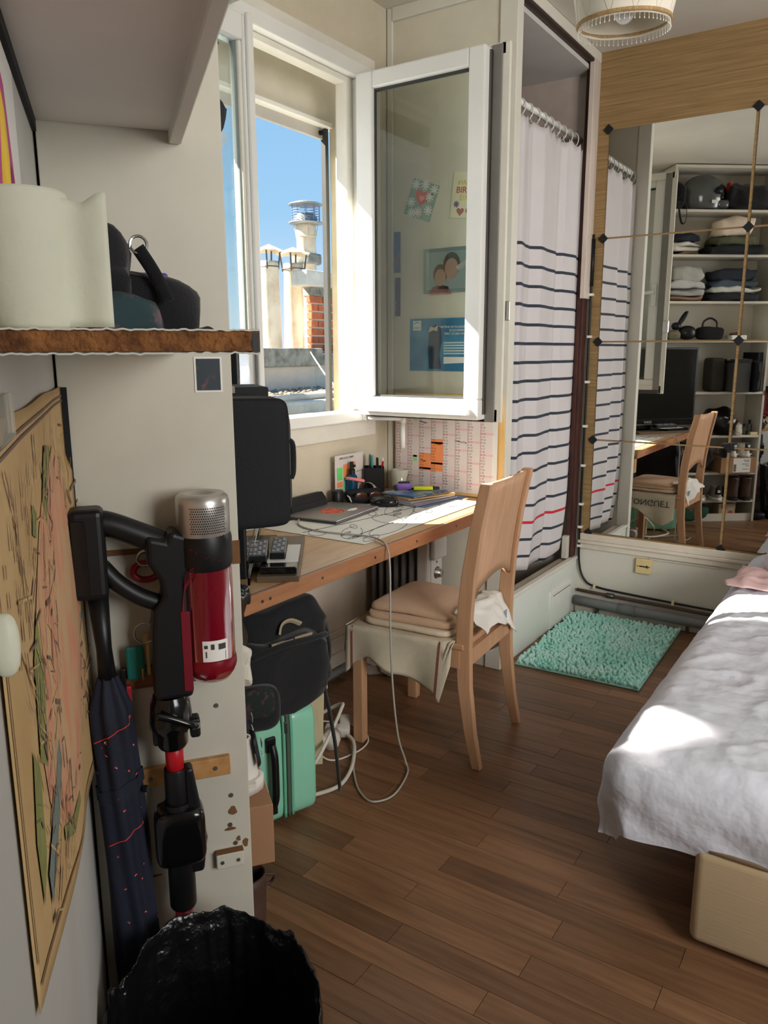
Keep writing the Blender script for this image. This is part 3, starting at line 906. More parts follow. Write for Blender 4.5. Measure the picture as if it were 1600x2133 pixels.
# ================================================================== UNDER THE DESK
# oil heater
ht = thing('oil_heater', 'white and grey oil radiator with chrome dials under the desk', 'heater', (2.765, 1.60, 0))
HW = mat('heater_grey', (196, 192, 186), .4)
HD = mat('heater_fin', (104, 100, 96), .5)
bx('control_panel', -.062, -.035, .12, .062, .02, .60, HW, ht, bev=.010)
bx('panel_face', -.035, -.039, .14, .055, -.034, .585, mat('heater_silver', (206, 202, 196), .35), ht, bev=.003)
bx('plug_holder', -.05, -.062, .50, .06, -.036, .595, HW, ht, bev=.010)
for z in (.435, .33):
    k = G().lathe([(0, .022), (.018, .022), (.022, .0), (.026, 0)], n=22, M=TR(.012, -.039, z) @ RX(PI/2)).obj('dial', CHROME, ht, smooth=True)
G().cyl((.008, -.0395, .483), (.008, -.0405, .483), .005, n=10).obj('pilot_lamp', mat('dark_red', (70, 10, 14), .3), ht)
for i in range(6):
    G().sq((0, .05+i*.038, .34), (.13, .022, .52), .25, .6, 16, 12).obj('fin', HD, ht, smooth=True)
for y in (-.02, .24):
    bx('foot_bar', -.12, y-.012, .055, .12, y+.012, .085, BLACKP, ht)
    for s in (-1, 1):
        G().cyl((s*.10-.014, y, .030), (s*.10+.014, y, .030), .030, n=18).obj('caster', BLACKP, ht, smooth=True)
# mint suitcase
MINT = mat('mint_shell', (146, 212, 182), .30, var=.04, vs=3, coat=.25)
MINTD = mat('mint_trim', (116, 190, 156), .4)
sa = math.radians(-21)
su = thing('suitcase', 'mint green hard-shell suitcase standing under the desk', 'suitcase', (1.552, 1.352, 0), sa)
g = G().sq((-.052, .205, .182), (.104, .40, .345), .22, .25, 40, 20)
g.obj('shell', MINT, su, smooth=True)
g = G().sq((.052, .205, .182), (.104, .40, .345), .22, .25, 40, 20)
g.obj('shell', MINT, su, smooth=True)
for y in (.08, .14, .20, .26, .32):
    bx('rib', .1005, y-.006, .05, .107, y+.006, .315, MINTD, su, bev=.003)
zp = [(.0, .004, .03), (.0, .002, .18), (0, .004, .33), (0, .03, .353), (0, .20, .357), (0, .38, .353)]
G().tube(catmull(zp, 6), .006, 8).obj('zip', mat('zip_grey', (86, 96, 84), .6), su, smooth=True)
for s in (-1, 1):
    G().tube([(s*.012+a[0], a[1], a[2]) for a in catmull(zp, 6)], .005, 8).obj('zip_edge', MINTD, su, smooth=True)
hh = G().tube(catmull([(-.055, -.008, .085), (-.055, -.022, .12), (-.055, -.024, .18), (-.055, -.022, .24), (-.055, -.008, .275)], 6), .011, 10)
hh = hh.obj('handle', BLACKP, su, smooth=True)
for z in (.075, .27):
    bx('handle_mount', -.070, -.006, z-.02, -.040, .004, z+.025, BLACKP, hh, bev=.004)
bx('zip_pull', -.012, -.008, .295, -.004, -.003, .33, STEELD, su, bev=.002)
bx('top_strap', .02, .08, .354, .03, .18, .358, MINT, su)
for s in (-1, 1):
    for y in (.06, .35):
        G().cyl((s*.07-.01, y, .012), (s*.07+.01, y, .012), .012, n=12).obj('wheel', BLACKP, su)
# black backpack on the suitcase
bk = thing('backpack', 'black backpack with beige emblem lying on the mint suitcase', 'backpack', (1.560, 1.355, .358), math.radians(-14))
g = G().sq((.012, .155, .155), (.30, .32, .31), .34, .32, 60, 36, amp=.03, fr=9, zb=.002)
g.obj('body', BLACKF, bk, smooth=True)
g = G().sq((-.01, .0, .115), (.28, .09, .22), .4, .35, 48, 26, amp=.022, fr=13, zb=.003)
g.obj('front_pocket', BLACKF, bk, smooth=True)
g = G().tube(catmull([(-.14, -.035, .20), (-.05, -.05, .218), (.06, -.05, .215), (.12, -.03, .205)], 6), .009, 8, flat=.6)
g.obj('pocket_flap', BLACKF, bk, smooth=True)
g = G().tube(catmull([(.12, .02, .27), (.165, .03, .20), (.17, .02, .12), (.14, .01, .04), (.135, -.02, -.05), (.150, -.025, -.16), (.16, -.03, -.30)], 6), .014, 8, flat=.35)
g.obj('strap', BLACKF, bk, smooth=True)
BEI = mat('beige_print', (166, 150, 126), .8)
g = G()
g.tube(catmull([(-.035, -.02, .238), (-.02, -.012, .262), (.01, -.01, .266), (.04, -.015, .25)], 5), .009, 6, flat=.4)
g.box(-.075, -.043, .219, -.005, -.036, .226)
g.box(.0, -.043, .222, .06, -.036, .228)
g.obj('emblem', BEI, bk)
# plywood board leaning behind the suitcase
pb = thing('plywood_board', 'pale plywood offcut standing on end beside the suitcase', 'board', (1.892, 1.480, 0), math.radians(130))
G().prism([(.014, 0), (.14, 0), (.14, .38), (-.004, .405), (-.008, .27), (.004, .26)], 0, .010, M=Matrix(((1, 0, 0, 0), (0, 0, 1, 0), (0, 1, 0, 0), (0, 0, 0, 1)))).obj('board', mat('pale_ply', (210, 192, 156), .6, var=.06, vs=5, st=(8, 8, 1)), pb, bev=.001)
bx('brace', .02, -.05, 0, .05, 0, .012, PINE, pb)
# pink fluffy cushion
t = thing('fluffy_slipper', 'pale pink fluffy slipper by the wall behind the board', 'slipper', (2.145, 1.80, 0))
G().sq((0, 0, .085), (.085, .10, .17), .8, .8, 26, 18, amp=.014, fr=30, zb=.0).obj('fleece', mat('pink_fleece', (222, 200, 190), 1, bump=1, bs=220), t, smooth=True)
# crumpled bag behind the chair legs
t = thing('crumpled_bag', 'crumpled beige carrier bag under the desk behind the chair', 'bag', (2.62, 1.74, 0))
G().sq((0, 0, .07), (.14, .09, .14), .6, .6, 26, 16, amp=.05, fr=16, zb=0).obj('bag', mat('beige_bag', (164, 152, 134), .7), t)
# multi plug, adaptor and thick cords
t = thing('multi_plug', 'white multi-way plug adaptor on the floor beside the suitcase', 'plug adaptor', (1.985, 1.53, 0), .5)
G().cyl((-.03, .0, .034), (.02, .0, .034), .032, n=20).obj('round_body', WCORD, t, smooth=True)
bx('square_body', .02, -.028, .006, .062, .028, .060, WCORD, t, bev=.006)
G().cyl((.062, 0, .03), (.09, 0, .026), .010, n=12).obj('plug', WCORD, t, smooth=True)
G().cyl((-.045, .03, .03), (-.02, .04, .045), .024, n=16).obj('second_plug', WCORD, t, smooth=True)
t = thing('power_adaptor', 'white block charger leaning behind the plug adaptor', 'charger', (2.085, 1.545, 0), .6)
G().sq((0, 0, .038), (.085, .04, .045), .4, .4, 22, 12, M=TR(0, 0, .004) @ RY(-.35)).obj('body', WCORD, t, smooth=True)
for nm, lb, P, r in (('thick_cord', 'thick white extension lead looping forward on the floor', [(2.06, 1.55, .028), (2.03, 1.47, .022), (1.95, 1.41, .010), (1.86, 1.365, .010), (1.78, 1.35, .010), (1.70, 1.385, .010), (1.66, 1.43, .010)], .0065),
                     ('raised_cord', 'thick white lead arching up over the plug adaptor', [(1.72, 1.47, .01), (1.80, 1.455, .05), (1.90, 1.465, .11), (1.975, 1.48, .155), (2.01, 1.50, .16), (2.0, 1.55, .13), (1.955, 1.60, .09), (1.93, 1.66, .03)], .0062),
                     ('thin_lead', 'thin white lead coiled around the plug adaptor', [(2.11, 1.55, .03), (2.13, 1.50, .012), (2.08, 1.44, .006), (1.99, 1.43, .006), (1.90, 1.48, .006), (1.92, 1.58, .05), (2.0, 1.63, .06), (2.09, 1.60, .03)], .003)):
    tag(G().tube(catmull(P, 8), r, 8).obj(nm, WCORD, smooth=True), lb, 'cable')

# ================================================================== ON THE PARTITION
# year calendar on a board
cb = thing('wall_calendar', 'large year planner calendar mounted on a wooden board', 'calendar', (2.897, 0, 0))
def brd(u, v):
    return (.008+.010*math.sin(v*PI)*(u), 1.845-.505*u-.012*math.sin(v*PI)*u, .752+.425*v)
G().grid(brd, 4, 14).obj('board', mat('board_wood', (232, 190, 120), .6, var=.08), cb, solid=.018)
bx('sheet', -.0035, 1.375, .765, -.0015, 1.842, 1.172, mat('calendar_paper', (226, 214, 208), .8, var=.03), cb)
bx('margin', -.0030, 1.352, .765, -.0012, 1.375, 1.172, PAPERW, cb)
PINKM = mat('calendar_pink', (206, 120, 126), .8)
ORA = mat('calendar_orange', (246, 150, 90), .8)
GRN = mat('calendar_green', (150, 224, 130), .8)
DAYS = 'LMMJVSD'
lead = [4, 0, 3, 5, 1, 3, 6, 2]
cw = .0585
for c in range(8):
    y1 = 1.838-c*cw
    bx('month_rule', -.0042, y1-.0006, .77, -.0034, y1+.0006, 1.168, PINKM, cb)
    rows = '\n'.join(DAYS[(lead[c]+i) % 7]+' '+str(i+1) for i in range(31))
    text('dates', rows, .0098, GREYRUB, cb, frame((-.0040, y1-.003, .969), (0, -1, 0), (0, 0, 1)), 'LEFT', 1.27, .0001)
    for i in range(31):
        if (lead[c]+i) % 7 == 6:
            z = 1.158-i*.0126
            bx('sunday', -.0039, y1-cw, z-.004, -.0034, y1-.001, z+.004, MATS.get('calendar_rose') or mat('calendar_rose', (232, 190, 190), .8), cb)
for c, i0_, i1_, m_ in ((1, 4, 8, GRN), (2, 19, 25, ORA), (3, 1, 6, ORA), (3, 14, 25, ORA), (1, 20, 22, GRN)):
    y1 = 1.838-c*cw
    bx('marked_days', -.0039, y1-cw+.001 if m_ is ORA else y1-cw+.012, 1.162-i1_*.0126, -.00345, y1-.001 if m_ is ORA else y1-.028, 1.162-i0_*.0126, m_, cb)
for (y, z, s) in ((1.70, 1.09, 'Flim'), (1.70, 1.055, 'Bretagne'), (1.637, 1.135, 'Maman'), (1.63, .965, 'Semaine'), (1.70, .89, 'Congés'), (1.52, .98, 'CHARLOTTE')):
    text('note', s, .010, BLACKM, cb, frame((-.0044, y, z), (0, -1, -.15), (0, -.15, 1)))
PX = XS-.0008
def card(name, lab, cat, ylo, yhi, zlo, zhi, mt, th=.002, rot=0):
    t = thing(name, lab, cat, (PX-.0015, (ylo+yhi)/2, (zlo+zhi)/2), (rot, 0, 0))
    G().box(-th/2, -(yhi-ylo)/2, -(zhi-zlo)/2, th/2, (yhi-ylo)/2, (zhi-zlo)/2).obj('card', mt, t)
    return t
def onc(t, name, poly, mt, off=.0014):  # flat print on a card; poly in (right, up)
    G().prism([(-x, y) for x, y in poly], -off-.0006, -off, M=Matrix(((0, 0, 1, 0), (1, 0, 0, 0), (0, 1, 0, 0), (0, 0, 0, 1)))).obj(name, mt, t)
def heart(cx, cy, s):
    return [(cx+s*.062*16*math.sin(t)**3/16*.9, cy+s*.058*(13*math.cos(t)-5*math.cos(2*t)-2*math.cos(3*t)-math.cos(4*t))/16) for t in [i*2*PI/28 for i in range(28)]]
def flower(cx, cy, r, n=9):
    P = []
    for i in range(n*4):
        t = 2*PI*i/(n*4)
        P.append((cx+r*(.35+.65*abs(math.sin(n*t/2)))*math.cos(t), cy+r*(.35+.65*abs(math.sin(n*t/2)))*math.sin(t)))
    return P
t = card('heart_card', 'green card with white daisies and red heart behind the glass', 'card', 1.668, 1.798, 1.89, 2.032, mat('card_green', (150, 178, 158), .7), rot=math.radians(20))
onc(t, 'heart', heart(0, .01, .62), mat('card_red', (222, 84, 84), .7), .0016)
onc(t, 'heart_centre', heart(0, .006, .25), mat('card_peach', (240, 160, 120), .7), .0024)
for q, (x, y) in enumerate(((-.045, .05), (.045, .05), (-.045, -.02), (.045, -.03), (0, -.05), (-.03, -.06), (.035, .02), (0, .06))):
    onc(t, 'daisy', flower(x, y, .022), PAPERW, .0020)
t = card('birthday_card', 'cream birthday card with coloured lettering behind the glass', 'card', 1.462, 1.592, 1.872, 2.045, mat('card_cream', (226, 220, 190), .7), rot=math.radians(6))
for s, z, c, sz in (('HAPPY', .046, (226, 200, 80), .026), ('BIRTH', .018, (206, 84, 84), .034), ('DAY', -.012, (230, 206, 96), .028)):
    text('word', s, sz, mat('ink_%d' % int(z*1000), c, .7), t, frame((-.0018, 0, z), (0, -1, 0), (0, 0, 1)), ext=.0004)
for s in (-1, 1):
    onc(t, 'flower', flower(s*.04, -.035, .014, 7), mat('card_purple', (130, 104, 150), .7))
    onc(t, 'heart_lens', heart(s*.02, -.062, .30), mat('card_brown', (176, 120, 110), .7))
fr = card('framed_photo', 'clear glass frame with a photo of two smiling people', 'picture frame', 1.493, 1.717, 1.588, 1.765, mat('frame_grey', (172, 186, 180), .5), th=.012)
bx('mount', -.0072, -.098, -.074, -.0064, .098, .074, mat('photo_pale', (206, 222, 218), .5, var=.04), fr)
def figure(yc, zc, s, skin, hair, shirt):
    onc(fr, 'shoulders', [(yc+s*x, zc+s*y) for x, y in ((-.055, -.075), (-.04, -.045), (0, -.035), (.04, -.045), (.055, -.075))], shirt, .0074)
    onc(fr, 'hair', [(yc+s*.034*math.cos(a), zc+s*(.008+.042*math.sin(a))) for a in [i*2*PI/18 for i in range(18)]], hair, .0078)
    onc(fr, 'face', [(yc+s*.027*math.cos(a), zc+s*(-.006+.036*math.sin(a))) for a in [i*2*PI/18 for i in range(18)]], skin, .0084)
figure(.020, .012, 1.15, mat('photo_skin', (216, 172, 150), .6), mat('photo_hair', (124, 92, 70), .6), mat('photo_shirt', (210, 214, 214), .6))
figure(-.032, -.022, .95, MATS['photo_skin'], mat('photo_hair2', (150, 106, 78), .6), mat('photo_dress', (196, 120, 104), .6))
bx('front_glass', -.0098, -.112, -.0885, -.0088, .112, .0885, GLASS2, fr)
BLU = mat('certificate_blue', (40, 108, 146), .35, rgb2=(90, 158, 190), vs=8, lo=.4, hi=.8)
ct = card('diving_certificate', 'blue diving certificate in plastic behind the glass', 'certificate', 1.494, 1.787, 1.27, 1.487, BLU)
text('title', 'BAPTÊME DE PLONGÉE\nSOUS-MARINE\nFIRST SCUBA DIVE', .0125, PAPERW, ct, frame((-.0018, -.125, .058), (0, -1, 0), (0, 0, 1)), 'RIGHT', 1.1)
onc(ct, 'badge', [(-.13, .06), (-.09, .06), (-.09, .10), (-.13, .10)], PAPERW)
text('badge_text', 'FFESSM', .010, BLU, ct, frame((-.0024, .11, .070), (0, -1, 0), (0, 0, 1)))
onc(ct, 'wave', [(-.125, .085), (-.11, .092), (-.095, .088), (-.095, .090), (-.11, .095), (-.125, .088)], BLU, .0024)
for k in range(5):
    onc(ct, 'line', [(.02, .005-.011*k), (.12, .005-.011*k), (.12, .011-.011*k), (.02, .011-.011*k)], mat('certificate_pale', (190, 210, 214), .6))
onc(ct, 'stamp_box', [(.02, -.078), (.115, -.074), (.115, -.050), (.02, -.050)], PAPERW)
onc(ct, 'diver', [(-.05, -.10), (-.055, 0), (-.05, .06), (-.02, .085), (.005, .07), (.012, .02), (.0, -.04), (.01, -.10)], mat('diver_dark', (44, 62, 84), .5), .0016)
onc(ct, 'flippers', [(-.055, .05), (-.045, .075), (-.025, .07), (-.008, .08), (-.012, .055), (-.03, .06)], mat('diver_grey', (196, 190, 180), .5), .0022)
card('blue_postcard', 'tall blue postcard in the corner by the window', 'postcard', 1.836, 1.866, 1.68, 1.845, mat('postcard_blue', (84, 120, 170), .6, rgb2=(170, 110, 96), vs=9, lo=.5, hi=.7))
card('dark_postcard', 'dark lettered postcard below the blue one in the corner', 'postcard', 1.836, 1.862, 1.50, 1.66, mat('postcard_dark', (96, 100, 116), .6, rgb2=(170, 172, 180), vs=26, lo=.6, hi=.7))
# articulated white arm hanging under the open sash
ar = thing('window_stay', 'white jointed stay arm hanging below the open sash', 'window stay', (0, 0, 0))
bx('mount', 2.655, 1.835, 1.072, 2.70, 1.855, 1.098, PVC, ar, bev=.003)
G().tube([(2.66, 1.83, 1.083), (2.76, 1.722, 1.078)], .009, 8).obj('arm', PVC, ar, smooth=True)
G().cyl((2.76, 1.722, 1.088), (2.76, 1.722, 1.06), .012, n=14).obj('joint', PVCW, ar, smooth=True)
G().cyl((2.76, 1.722, 1.06), (2.76, 1.722, .955), .010, n=14).obj('drop_tube', PVC, ar, smooth=True)
# ================================================================== BOOKCASE (front faces the mirror wall)
BKW = mat('bookcase_white', (214, 208, 194), .5, var=.05, vs=3, bump=.08, bs=40)
PANW = mat('bookcase_side_paint', (200, 195, 180), .5, var=.08, vs=2.2, bump=.08, bs=30)
bc = uthing('bookcase', 'tall white bookcase whose side panel faces the camera', 'bookcase', 0, 0, 0)
bx('side_panel', 0, 0, 0, .018, .258, 2.69, PANW, bc, bev=.0015)
bx('side_panel', .822, 0, 0, .84, .258, 2.69, BKW, bc, bev=.0015)
bx('back_panel', .018, .250, .05, .822, .258, 2.69, BKW, bc)
SH = [.175, .40, .696, 1.036, 1.432, 1.72, 2.06, 2.38]
for z in SH:
    bx('shelf', .018, .002, z-.018, .822, .25, z, BKW, bc, bev=.001)
bx('plinth', .018, .02, .0, .822, .035, .06, BKW, bc)
bx('top_board', .018, .002, 2.67, .822, .25, 2.69, BKW, bc)
CHIP = mat('bare_wood_chip', (120, 82, 50), .8, var=.2)
SCRW = mat('screw_head', (130, 126, 116), .4, metal=.8)
bx('seam_strip', -.003, .05, 1.036, 0, .212, 1.045, CHIP, bc)
bx('chip', -.0012, -.0012, 1.005, .012, .012, 1.045, CHIP, bc)
for d_, z, a, b in ((.030, .555, .012, .014), (.036, .52, .016, .005), (.022, .498, .006, .008), (.215, .455, .02, .004), (.175, .458, .03, .003), (.01, .487, .008, .014)):
    G().prism([(d_+a*.6*math.cos(t)*(1+.3*math.sin(3*t+d_*90)), z+b*.6*math.sin(t)) for t in [i*PI/5 for i in range(10)]], -.0016, 0, M=Matrix(((0, 0, 1, 0), (1, 0, 0, 0), (0, 1, 0, 0), (0, 0, 0, 1)))).obj('paint_chip', CHIP, bc)
for d_, z in ((.050, .758), (.032, .585), (.036, .528), (.028, .49)):
    G().cyl((-.002, d_, z), (.001, d_, z), .004, n=10).obj('screw', SCRW, bc)
bx('paint_seam', -.0012, .012, .4855, 0, .24, .4885, WHITE2, bc)
# rails fixed to the side panel
t = uthing('hook_rail', 'brown wooden hook rail screwed to the bookcase side', 'rail', -.0135, 0, 0)
bx('rail', 0, .028, .812, .013, .200, .848, mat('brown_rail', (148, 96, 58), .5, rgb2=(112, 70, 42), vs=4, st=(9, .8, 9)), t, bev=.002)
for d_ in (.178, .05):
    G().cyl((-.0015, d_, .83), (.001, d_, .83), .0035, n=10).obj('screw', SCRW, t)
for d_ in (.166, .13):
    G().tube(catmull([(0, d_, .835), (-.012, d_, .833), (-.02, d_, .842), (-.018, d_, .854)], 4), .0022, 6).obj('hook', BRASS, t, smooth=True)
t = uthing('pine_batten', 'pale pine batten screwed across the bookcase side', 'batten', -.0125, 0, 0)
bx('batten', 0, .032, .632, .0122, .188, .666, PINE, t, bev=.0015)
for d_ in (.058, .165):
    G().cyl((-.0012, d_, .648), (.001, d_, .648), .004, n=10).obj('screw', SCRW, t)
t = uthing('painted_block', 'short white-painted wood block low on the bookcase side', 'block', -.0145, 0, 0)
bx('block', 0, .016, .452, .0142, .064, .481, WHITE2, t, bev=.002)
bx('bare_top', 0, .016, .481, .0142, .064, .4825, CHIP, t)
for d_ in (.026, .054):
    G().cyl((-.001, d_, .465), (.001, d_, .465), .0035, n=10).obj('screw', SCRW, t)
# sticker (plain dark stand-in picture with soft shapes)
t = uthing('picture_sticker', 'small dark colour sticker near the top edge of the bookcase side', 'sticker', -.0008, .0365, 1.316)
bx('backing', -.0006, -.0215, -.0275, 0, .0215, .0275, PAPERW, t)
bx('print', -.0010, -.0185, -.0245, -.0006, .0185, .0245, mat('sticker_dark', (44, 54, 62), .5, rgb2=(120, 72, 74), vs=38, lo=.58, hi=.7), t)

# ---- things on shelves (label order: top shelf first)
def cloth_stack(name, labs, u, d, z, w, dp, layers, seed=0):
    for i, (h, c, k) in enumerate(layers):
        m_ = mat('cl_%d_%d_%d' % c, c, .92, var=.1, vs=14, bump=.4, bs=90)
        t = uthing(name, labs[i], 'clothes', u, d, z)
        G().sq((0, 0, h/2), (w*k, dp*k, h*1.12), .5, .4, 40, 14, amp=.028, fr=10, seed=seed+i, zb=.001).obj('fabric', m_, t, smooth=True)
        z += h+.001
# top: helmet
hl = uthing('crash_helmet', 'grey motorcycle helmet with red-tabbed visor on the top shelf', 'helmet', .565, .125, 2.381)
HEL = mat('helmet_grey', (84, 88, 88), .22, coat=.4, var=.04)
def dome(u_, v_):
    th = 2*PI*u_
    ph = -.62+(PI/2+.62)*v_
    r = math.cos(ph)**.8 if math.cos(ph) > 0 else 0
    return (.165*r*math.cos(th)*(1.0 if math.cos(th) > 0 else 1.05), .115*r*math.sin(th), .115+.145*math.sin(ph)+(-.02 if ph < -.4 else 0))
G().grid(dome, 40, 18, cu=True).obj('shell', HEL, hl, smooth=True)
def visor(a, b):
    th = PI-.95+1.9*a
    ph = -.28+.75*b
    return (.178*math.cos(ph)*math.cos(th), .122*math.cos(ph)*math.sin(th), .115+.15*math.sin(ph))
G().grid(visor, 14, 8).obj('visor', glass_mat('visor_glass', (.5, .52, .52), .35), hl, smooth=True, solid=.002)
G().sq((-.12, 0, .045), (.12, .20, .07), .5, .5, 24, 10).obj('chin_bar', HEL, hl, smooth=True)
G().cyl((-.07, -.116, .135), (-.07, -.124, .135), .028, n=20).obj('pivot', BLACKP, hl, smooth=True)
vs_ = bx('red_tab', -.192, -.06, .15, -.182, .0, .205, mat('red_tab', (200, 40, 40), .4), hl)
bx('white_patch', -.07, -.118, .045, -.02, -.112, .068, PAPERW, hl, bev=.003)
for nm, lb, u, wd, h in (('black_strap_bag', 'black bag with hanging strap at the end of the top shelf', .775, .07, .20), ('black_fleece', 'black fleece bundle beside the helmet on the top shelf', .23, .36, .19)):
    t = uthing(nm, lb, 'bag' if 'bag' in nm else 'clothes', u, .12, 2.381)
    G().sq((0, 0, h/2), (wd, .2, h), .6, .6, 30, 18, amp=.04, fr=13, seed=len(nm), zb=.001).obj('body', BLACKF, t, smooth=True)
    if 'bag' in nm:
        G().tube(catmull([(.02, -.10, .05), (.02, -.125, -.02), (.0, -.13, -.10), (-.03, -.13, -.09), (-.035, -.125, .0), (-.02, -.10, .07)], 5), .008, 8, flat=.3).obj('strap', BLACKF, t, smooth=True)
cloth_stack('folded_shirt', ['camouflage shirt folded at the bottom left of the second shelf', 'white folded shirt on the second shelf', 'second white folded shirt under a navy one', 'navy shirt folded over white ones on the second shelf'], .70, .12, 2.061, .22, .22, [(.024, (120, 100, 76), .9), (.034, (222, 218, 210), 1), (.034, (226, 222, 214), .97), (.045, (40, 46, 58), 1.0)], 1)
cloth_stack('heaped_sweater', ['black sweater at the base of the second shelf heap', 'olive green sweater in the second shelf heap', 'pinkish beige hooded top heaped above the olive one'], .33, .09, 2.061, .40, .30, [(.06, (34, 36, 40), 1.05), (.07, (92, 96, 74), .8), (.13, (222, 204, 186), .72)], 5)
cloth_stack('folded_tshirt', ['brown folded garment at the bottom left of the third shelf', 'mid grey folded sweatshirt on the third shelf', 'pale grey folded sweatshirt in the third shelf pile', 'grey printed T-shirt on top of the third shelf pile'], .68, .11, 1.721, .26, .24, [(.035, (150, 122, 98), 1.0), (.055, (168, 166, 166), 1.05), (.05, (190, 188, 186), 1.0), (.11, (174, 174, 168), .95)], 9)
cloth_stack('folded_jeans', ['black folded trousers at the bottom right of the third shelf', 'striped pale top in the third shelf right pile', 'faded blue jeans on the third shelf', 'navy sweater on top of the jeans on the third shelf'], .30, .10, 1.721, .38, .25, [(.06, (40, 42, 46), 1.05), (.04, (204, 206, 196), 1.0), (.05, (72, 84, 98), .95), (.075, (42, 48, 58), .9)], 14)
# rabbit ornament
rb = uthing('rabbit_ornament', 'black rabbit ornament with upright ears on the fourth shelf', 'ornament', .655, .10, 1.433)
G().sq((-.035, 0, .055), (.14, .09, .11), .9, .9, 24, 16).obj('body', BLACKP, rb, smooth=True)
G().sq((.055, 0, .105), (.075, .06, .06), .9, .9, 20, 12).obj('head', BLACKP, rb, smooth=True)
for s in (-1, 1):
    G().sq((0, 0, .05), (.03, .014, .12), .9, .9, 14, 12, M=TR(.03, s*.015, .125) @ RY(-.55)).obj('ear', BLACKP, rb, smooth=True)
hb = uthing('handbag', 'small black handbag with arched handle on the fourth shelf', 'handbag', .44, .10, 1.433)
G().sq((0, 0, .05), (.20, .11, .10), .4, .4, 30, 16, amp=.008, fr=14, zb=.001).obj('body', mat('black_fur', (26, 26, 28), .9, bump=1, bs=200), hb, smooth=True)
G().tube(catmull([(-.06, 0, .095), (-.05, 0, .14), (0, 0, .165), (.05, 0, .14), (.06, 0, .095)], 6), .008, 8).obj('handle', BLACKP, hb, smooth=True)
t = uthing('olive_cloth', 'olive cloth bundle beside the rabbit ornament', 'cloth', .765, .06, 1.433)
G().sq((0, 0, .035), (.10, .16, .07), .6, .6, 24, 12, amp=.02, fr=14, zb=.001).obj('cloth', mat('olive_cloth', (120, 116, 94), .9), t, smooth=True)
t = uthing('white_tray_box', 'low white box with trinkets at the end of the fourth shelf', 'box', .225, .10, 1.433)
bx('box', -.06, -.06, 0, .06, .06, .035, PAPERW, t, bev=.002)
G().sq((0, 0, .045), (.09, .07, .02), .7, .7, 20, 8, amp=.012, fr=40).obj('trinkets', mat('trinket_mix', (170, 110, 80), .5, rgb2=(70, 60, 50), vs=60), t)
# shelf at 1.036: sleeve, box, portfolio
cs = uthing('laptop_sleeve', 'black zipped hard-shell case jutting out past the bookcase edge', 'case', .13, 0, 1.0375)
G().sq((0, .0, .1165), (.052, .232, .233), .16, .28, 16, 56, M=Matrix.Identity(4)).obj('shell', mat('black_eva', (20, 21, 24), .75, var=.12, bump=.2, bs=300), cs, smooth=True)
zz = []
for i in range(40):
    a = 2*PI*i/40
    ca, sa_ = math.cos(a), math.sin(a)
    zz.append((0, .117*math.copysign(abs(ca)**.32, ca), .1165+.1175*math.copysign(abs(sa_)**.32, sa_)))
G().tube(zz, .004, 6, closed=True).obj('zip', GREYRUB, cs, smooth=True)
G().tube(catmull([(0, -.117, .155), (.0, -.124, .145), (0, -.124, .10), (0, -.119, .085)], 4), .0055, 8).obj('zip_pull', BLACKF, cs, smooth=True)
t = uthing('taped_box', 'black-lidded taped box behind the zipped case', 'box', .25, .02, 1.0375)
bx('box', -.07, -.11, 0, .07, .15, .222, mat('dull_black_box', (58, 56, 54), .7, var=.1), t, bev=.003)
bx('lid', -.072, -.112, .222, .072, .152, .25, BLACKM, t, bev=.003)
bx('tape', -.0735, -.05, .24, .0735, -.0, .2515, mat('parcel_tape', (150, 136, 116), .3), t)
t = uthing('art_portfolio', 'large black art portfolio with white elastic on the bookcase shelf', 'portfolio', .05, .12, 1.0375)
bx('folder', -.022, -.10, 0, .022, .125, .30, BLACKM, t, bev=.003)
G().tube([(-.024, -.1005, .0), (-.024, -.1005, .30)], .002, 6).obj('elastic', PAPERW, t)
t = uthing('grey_case', 'brown-black case with pale piping behind the television edge', 'case', .40, .06, 1.0375)
G().sq((0, 0, .13), (.11, .16, .26), .25, .3, 30, 20).obj('body', mat('brown_black', (46, 42, 38), .7), t, smooth=True)
# shelf at .696: bottles and bag
BOT = [('nail_bottle', 'pink bottle on the bottle shelf', .175, .12, .014, .11, (200, 70, 90)), ('lotion_bottle', 'white lotion bottle with pink pump on the bottle shelf', .135, .12, .022, .13, (222, 220, 214)), ('perfume_bottle', 'tall clear perfume bottle with black cap at the shelf end', .070, .06, .020, .115, None), ('perfume_bottle', 'short clear perfume bottle in the middle of the bottle shelf', .115, .05, .022, .085, None), ('perfume_bottle', 'squat clear perfume bottle with dark stopper beside the bag', .165, .045, .018, .075, None)]
PERF = glass_mat('perfume_glass', (.86, .9, .86), .3)
for i, (nm, lb, u, d_, r, h, c) in enumerate(BOT):
    t = uthing(nm, lb, 'bottle', u, d_, .697, 0, 'bottles on the bookcase shelf')
    m_ = mat('bt%d' % i, c, .3) if c else PERF
    G().lathe([(0, 0), (r, 0), (r, h*.62), (r*.5, h*.70), (r*.45, h*.74)], n=16).obj('bottle', m_, t, smooth=True)
    G().lathe([(r*.5, h*.72), (r*.5, h), (0, h)], n=14).obj('cap', BLACKP if c is None else mat('cap_pink', (226, 120, 130), .4), t, smooth=True)
t = uthing('soap_box', 'small cream soap carton at the front of the bottle shelf', 'carton', .055, .018, .697)
bx('carton', -.03, -.012, 0, .03, .012, .022, mat('soap_cream', (226, 210, 160), .6), t, bev=.002)
t = uthing('black_bin_bag', 'shiny black plastic bag on the bottle shelf', 'bag', .33, .07, .697)
SHB = mat('shiny_black_plastic', (16, 16, 17), .22, bump=.5, bs=30)
G().sq((0, 0, .10), (.24, .22, .20), .7, .6, 30, 18, amp=.05, fr=11, zb=.001).obj('bag', SHB, t, smooth=True)
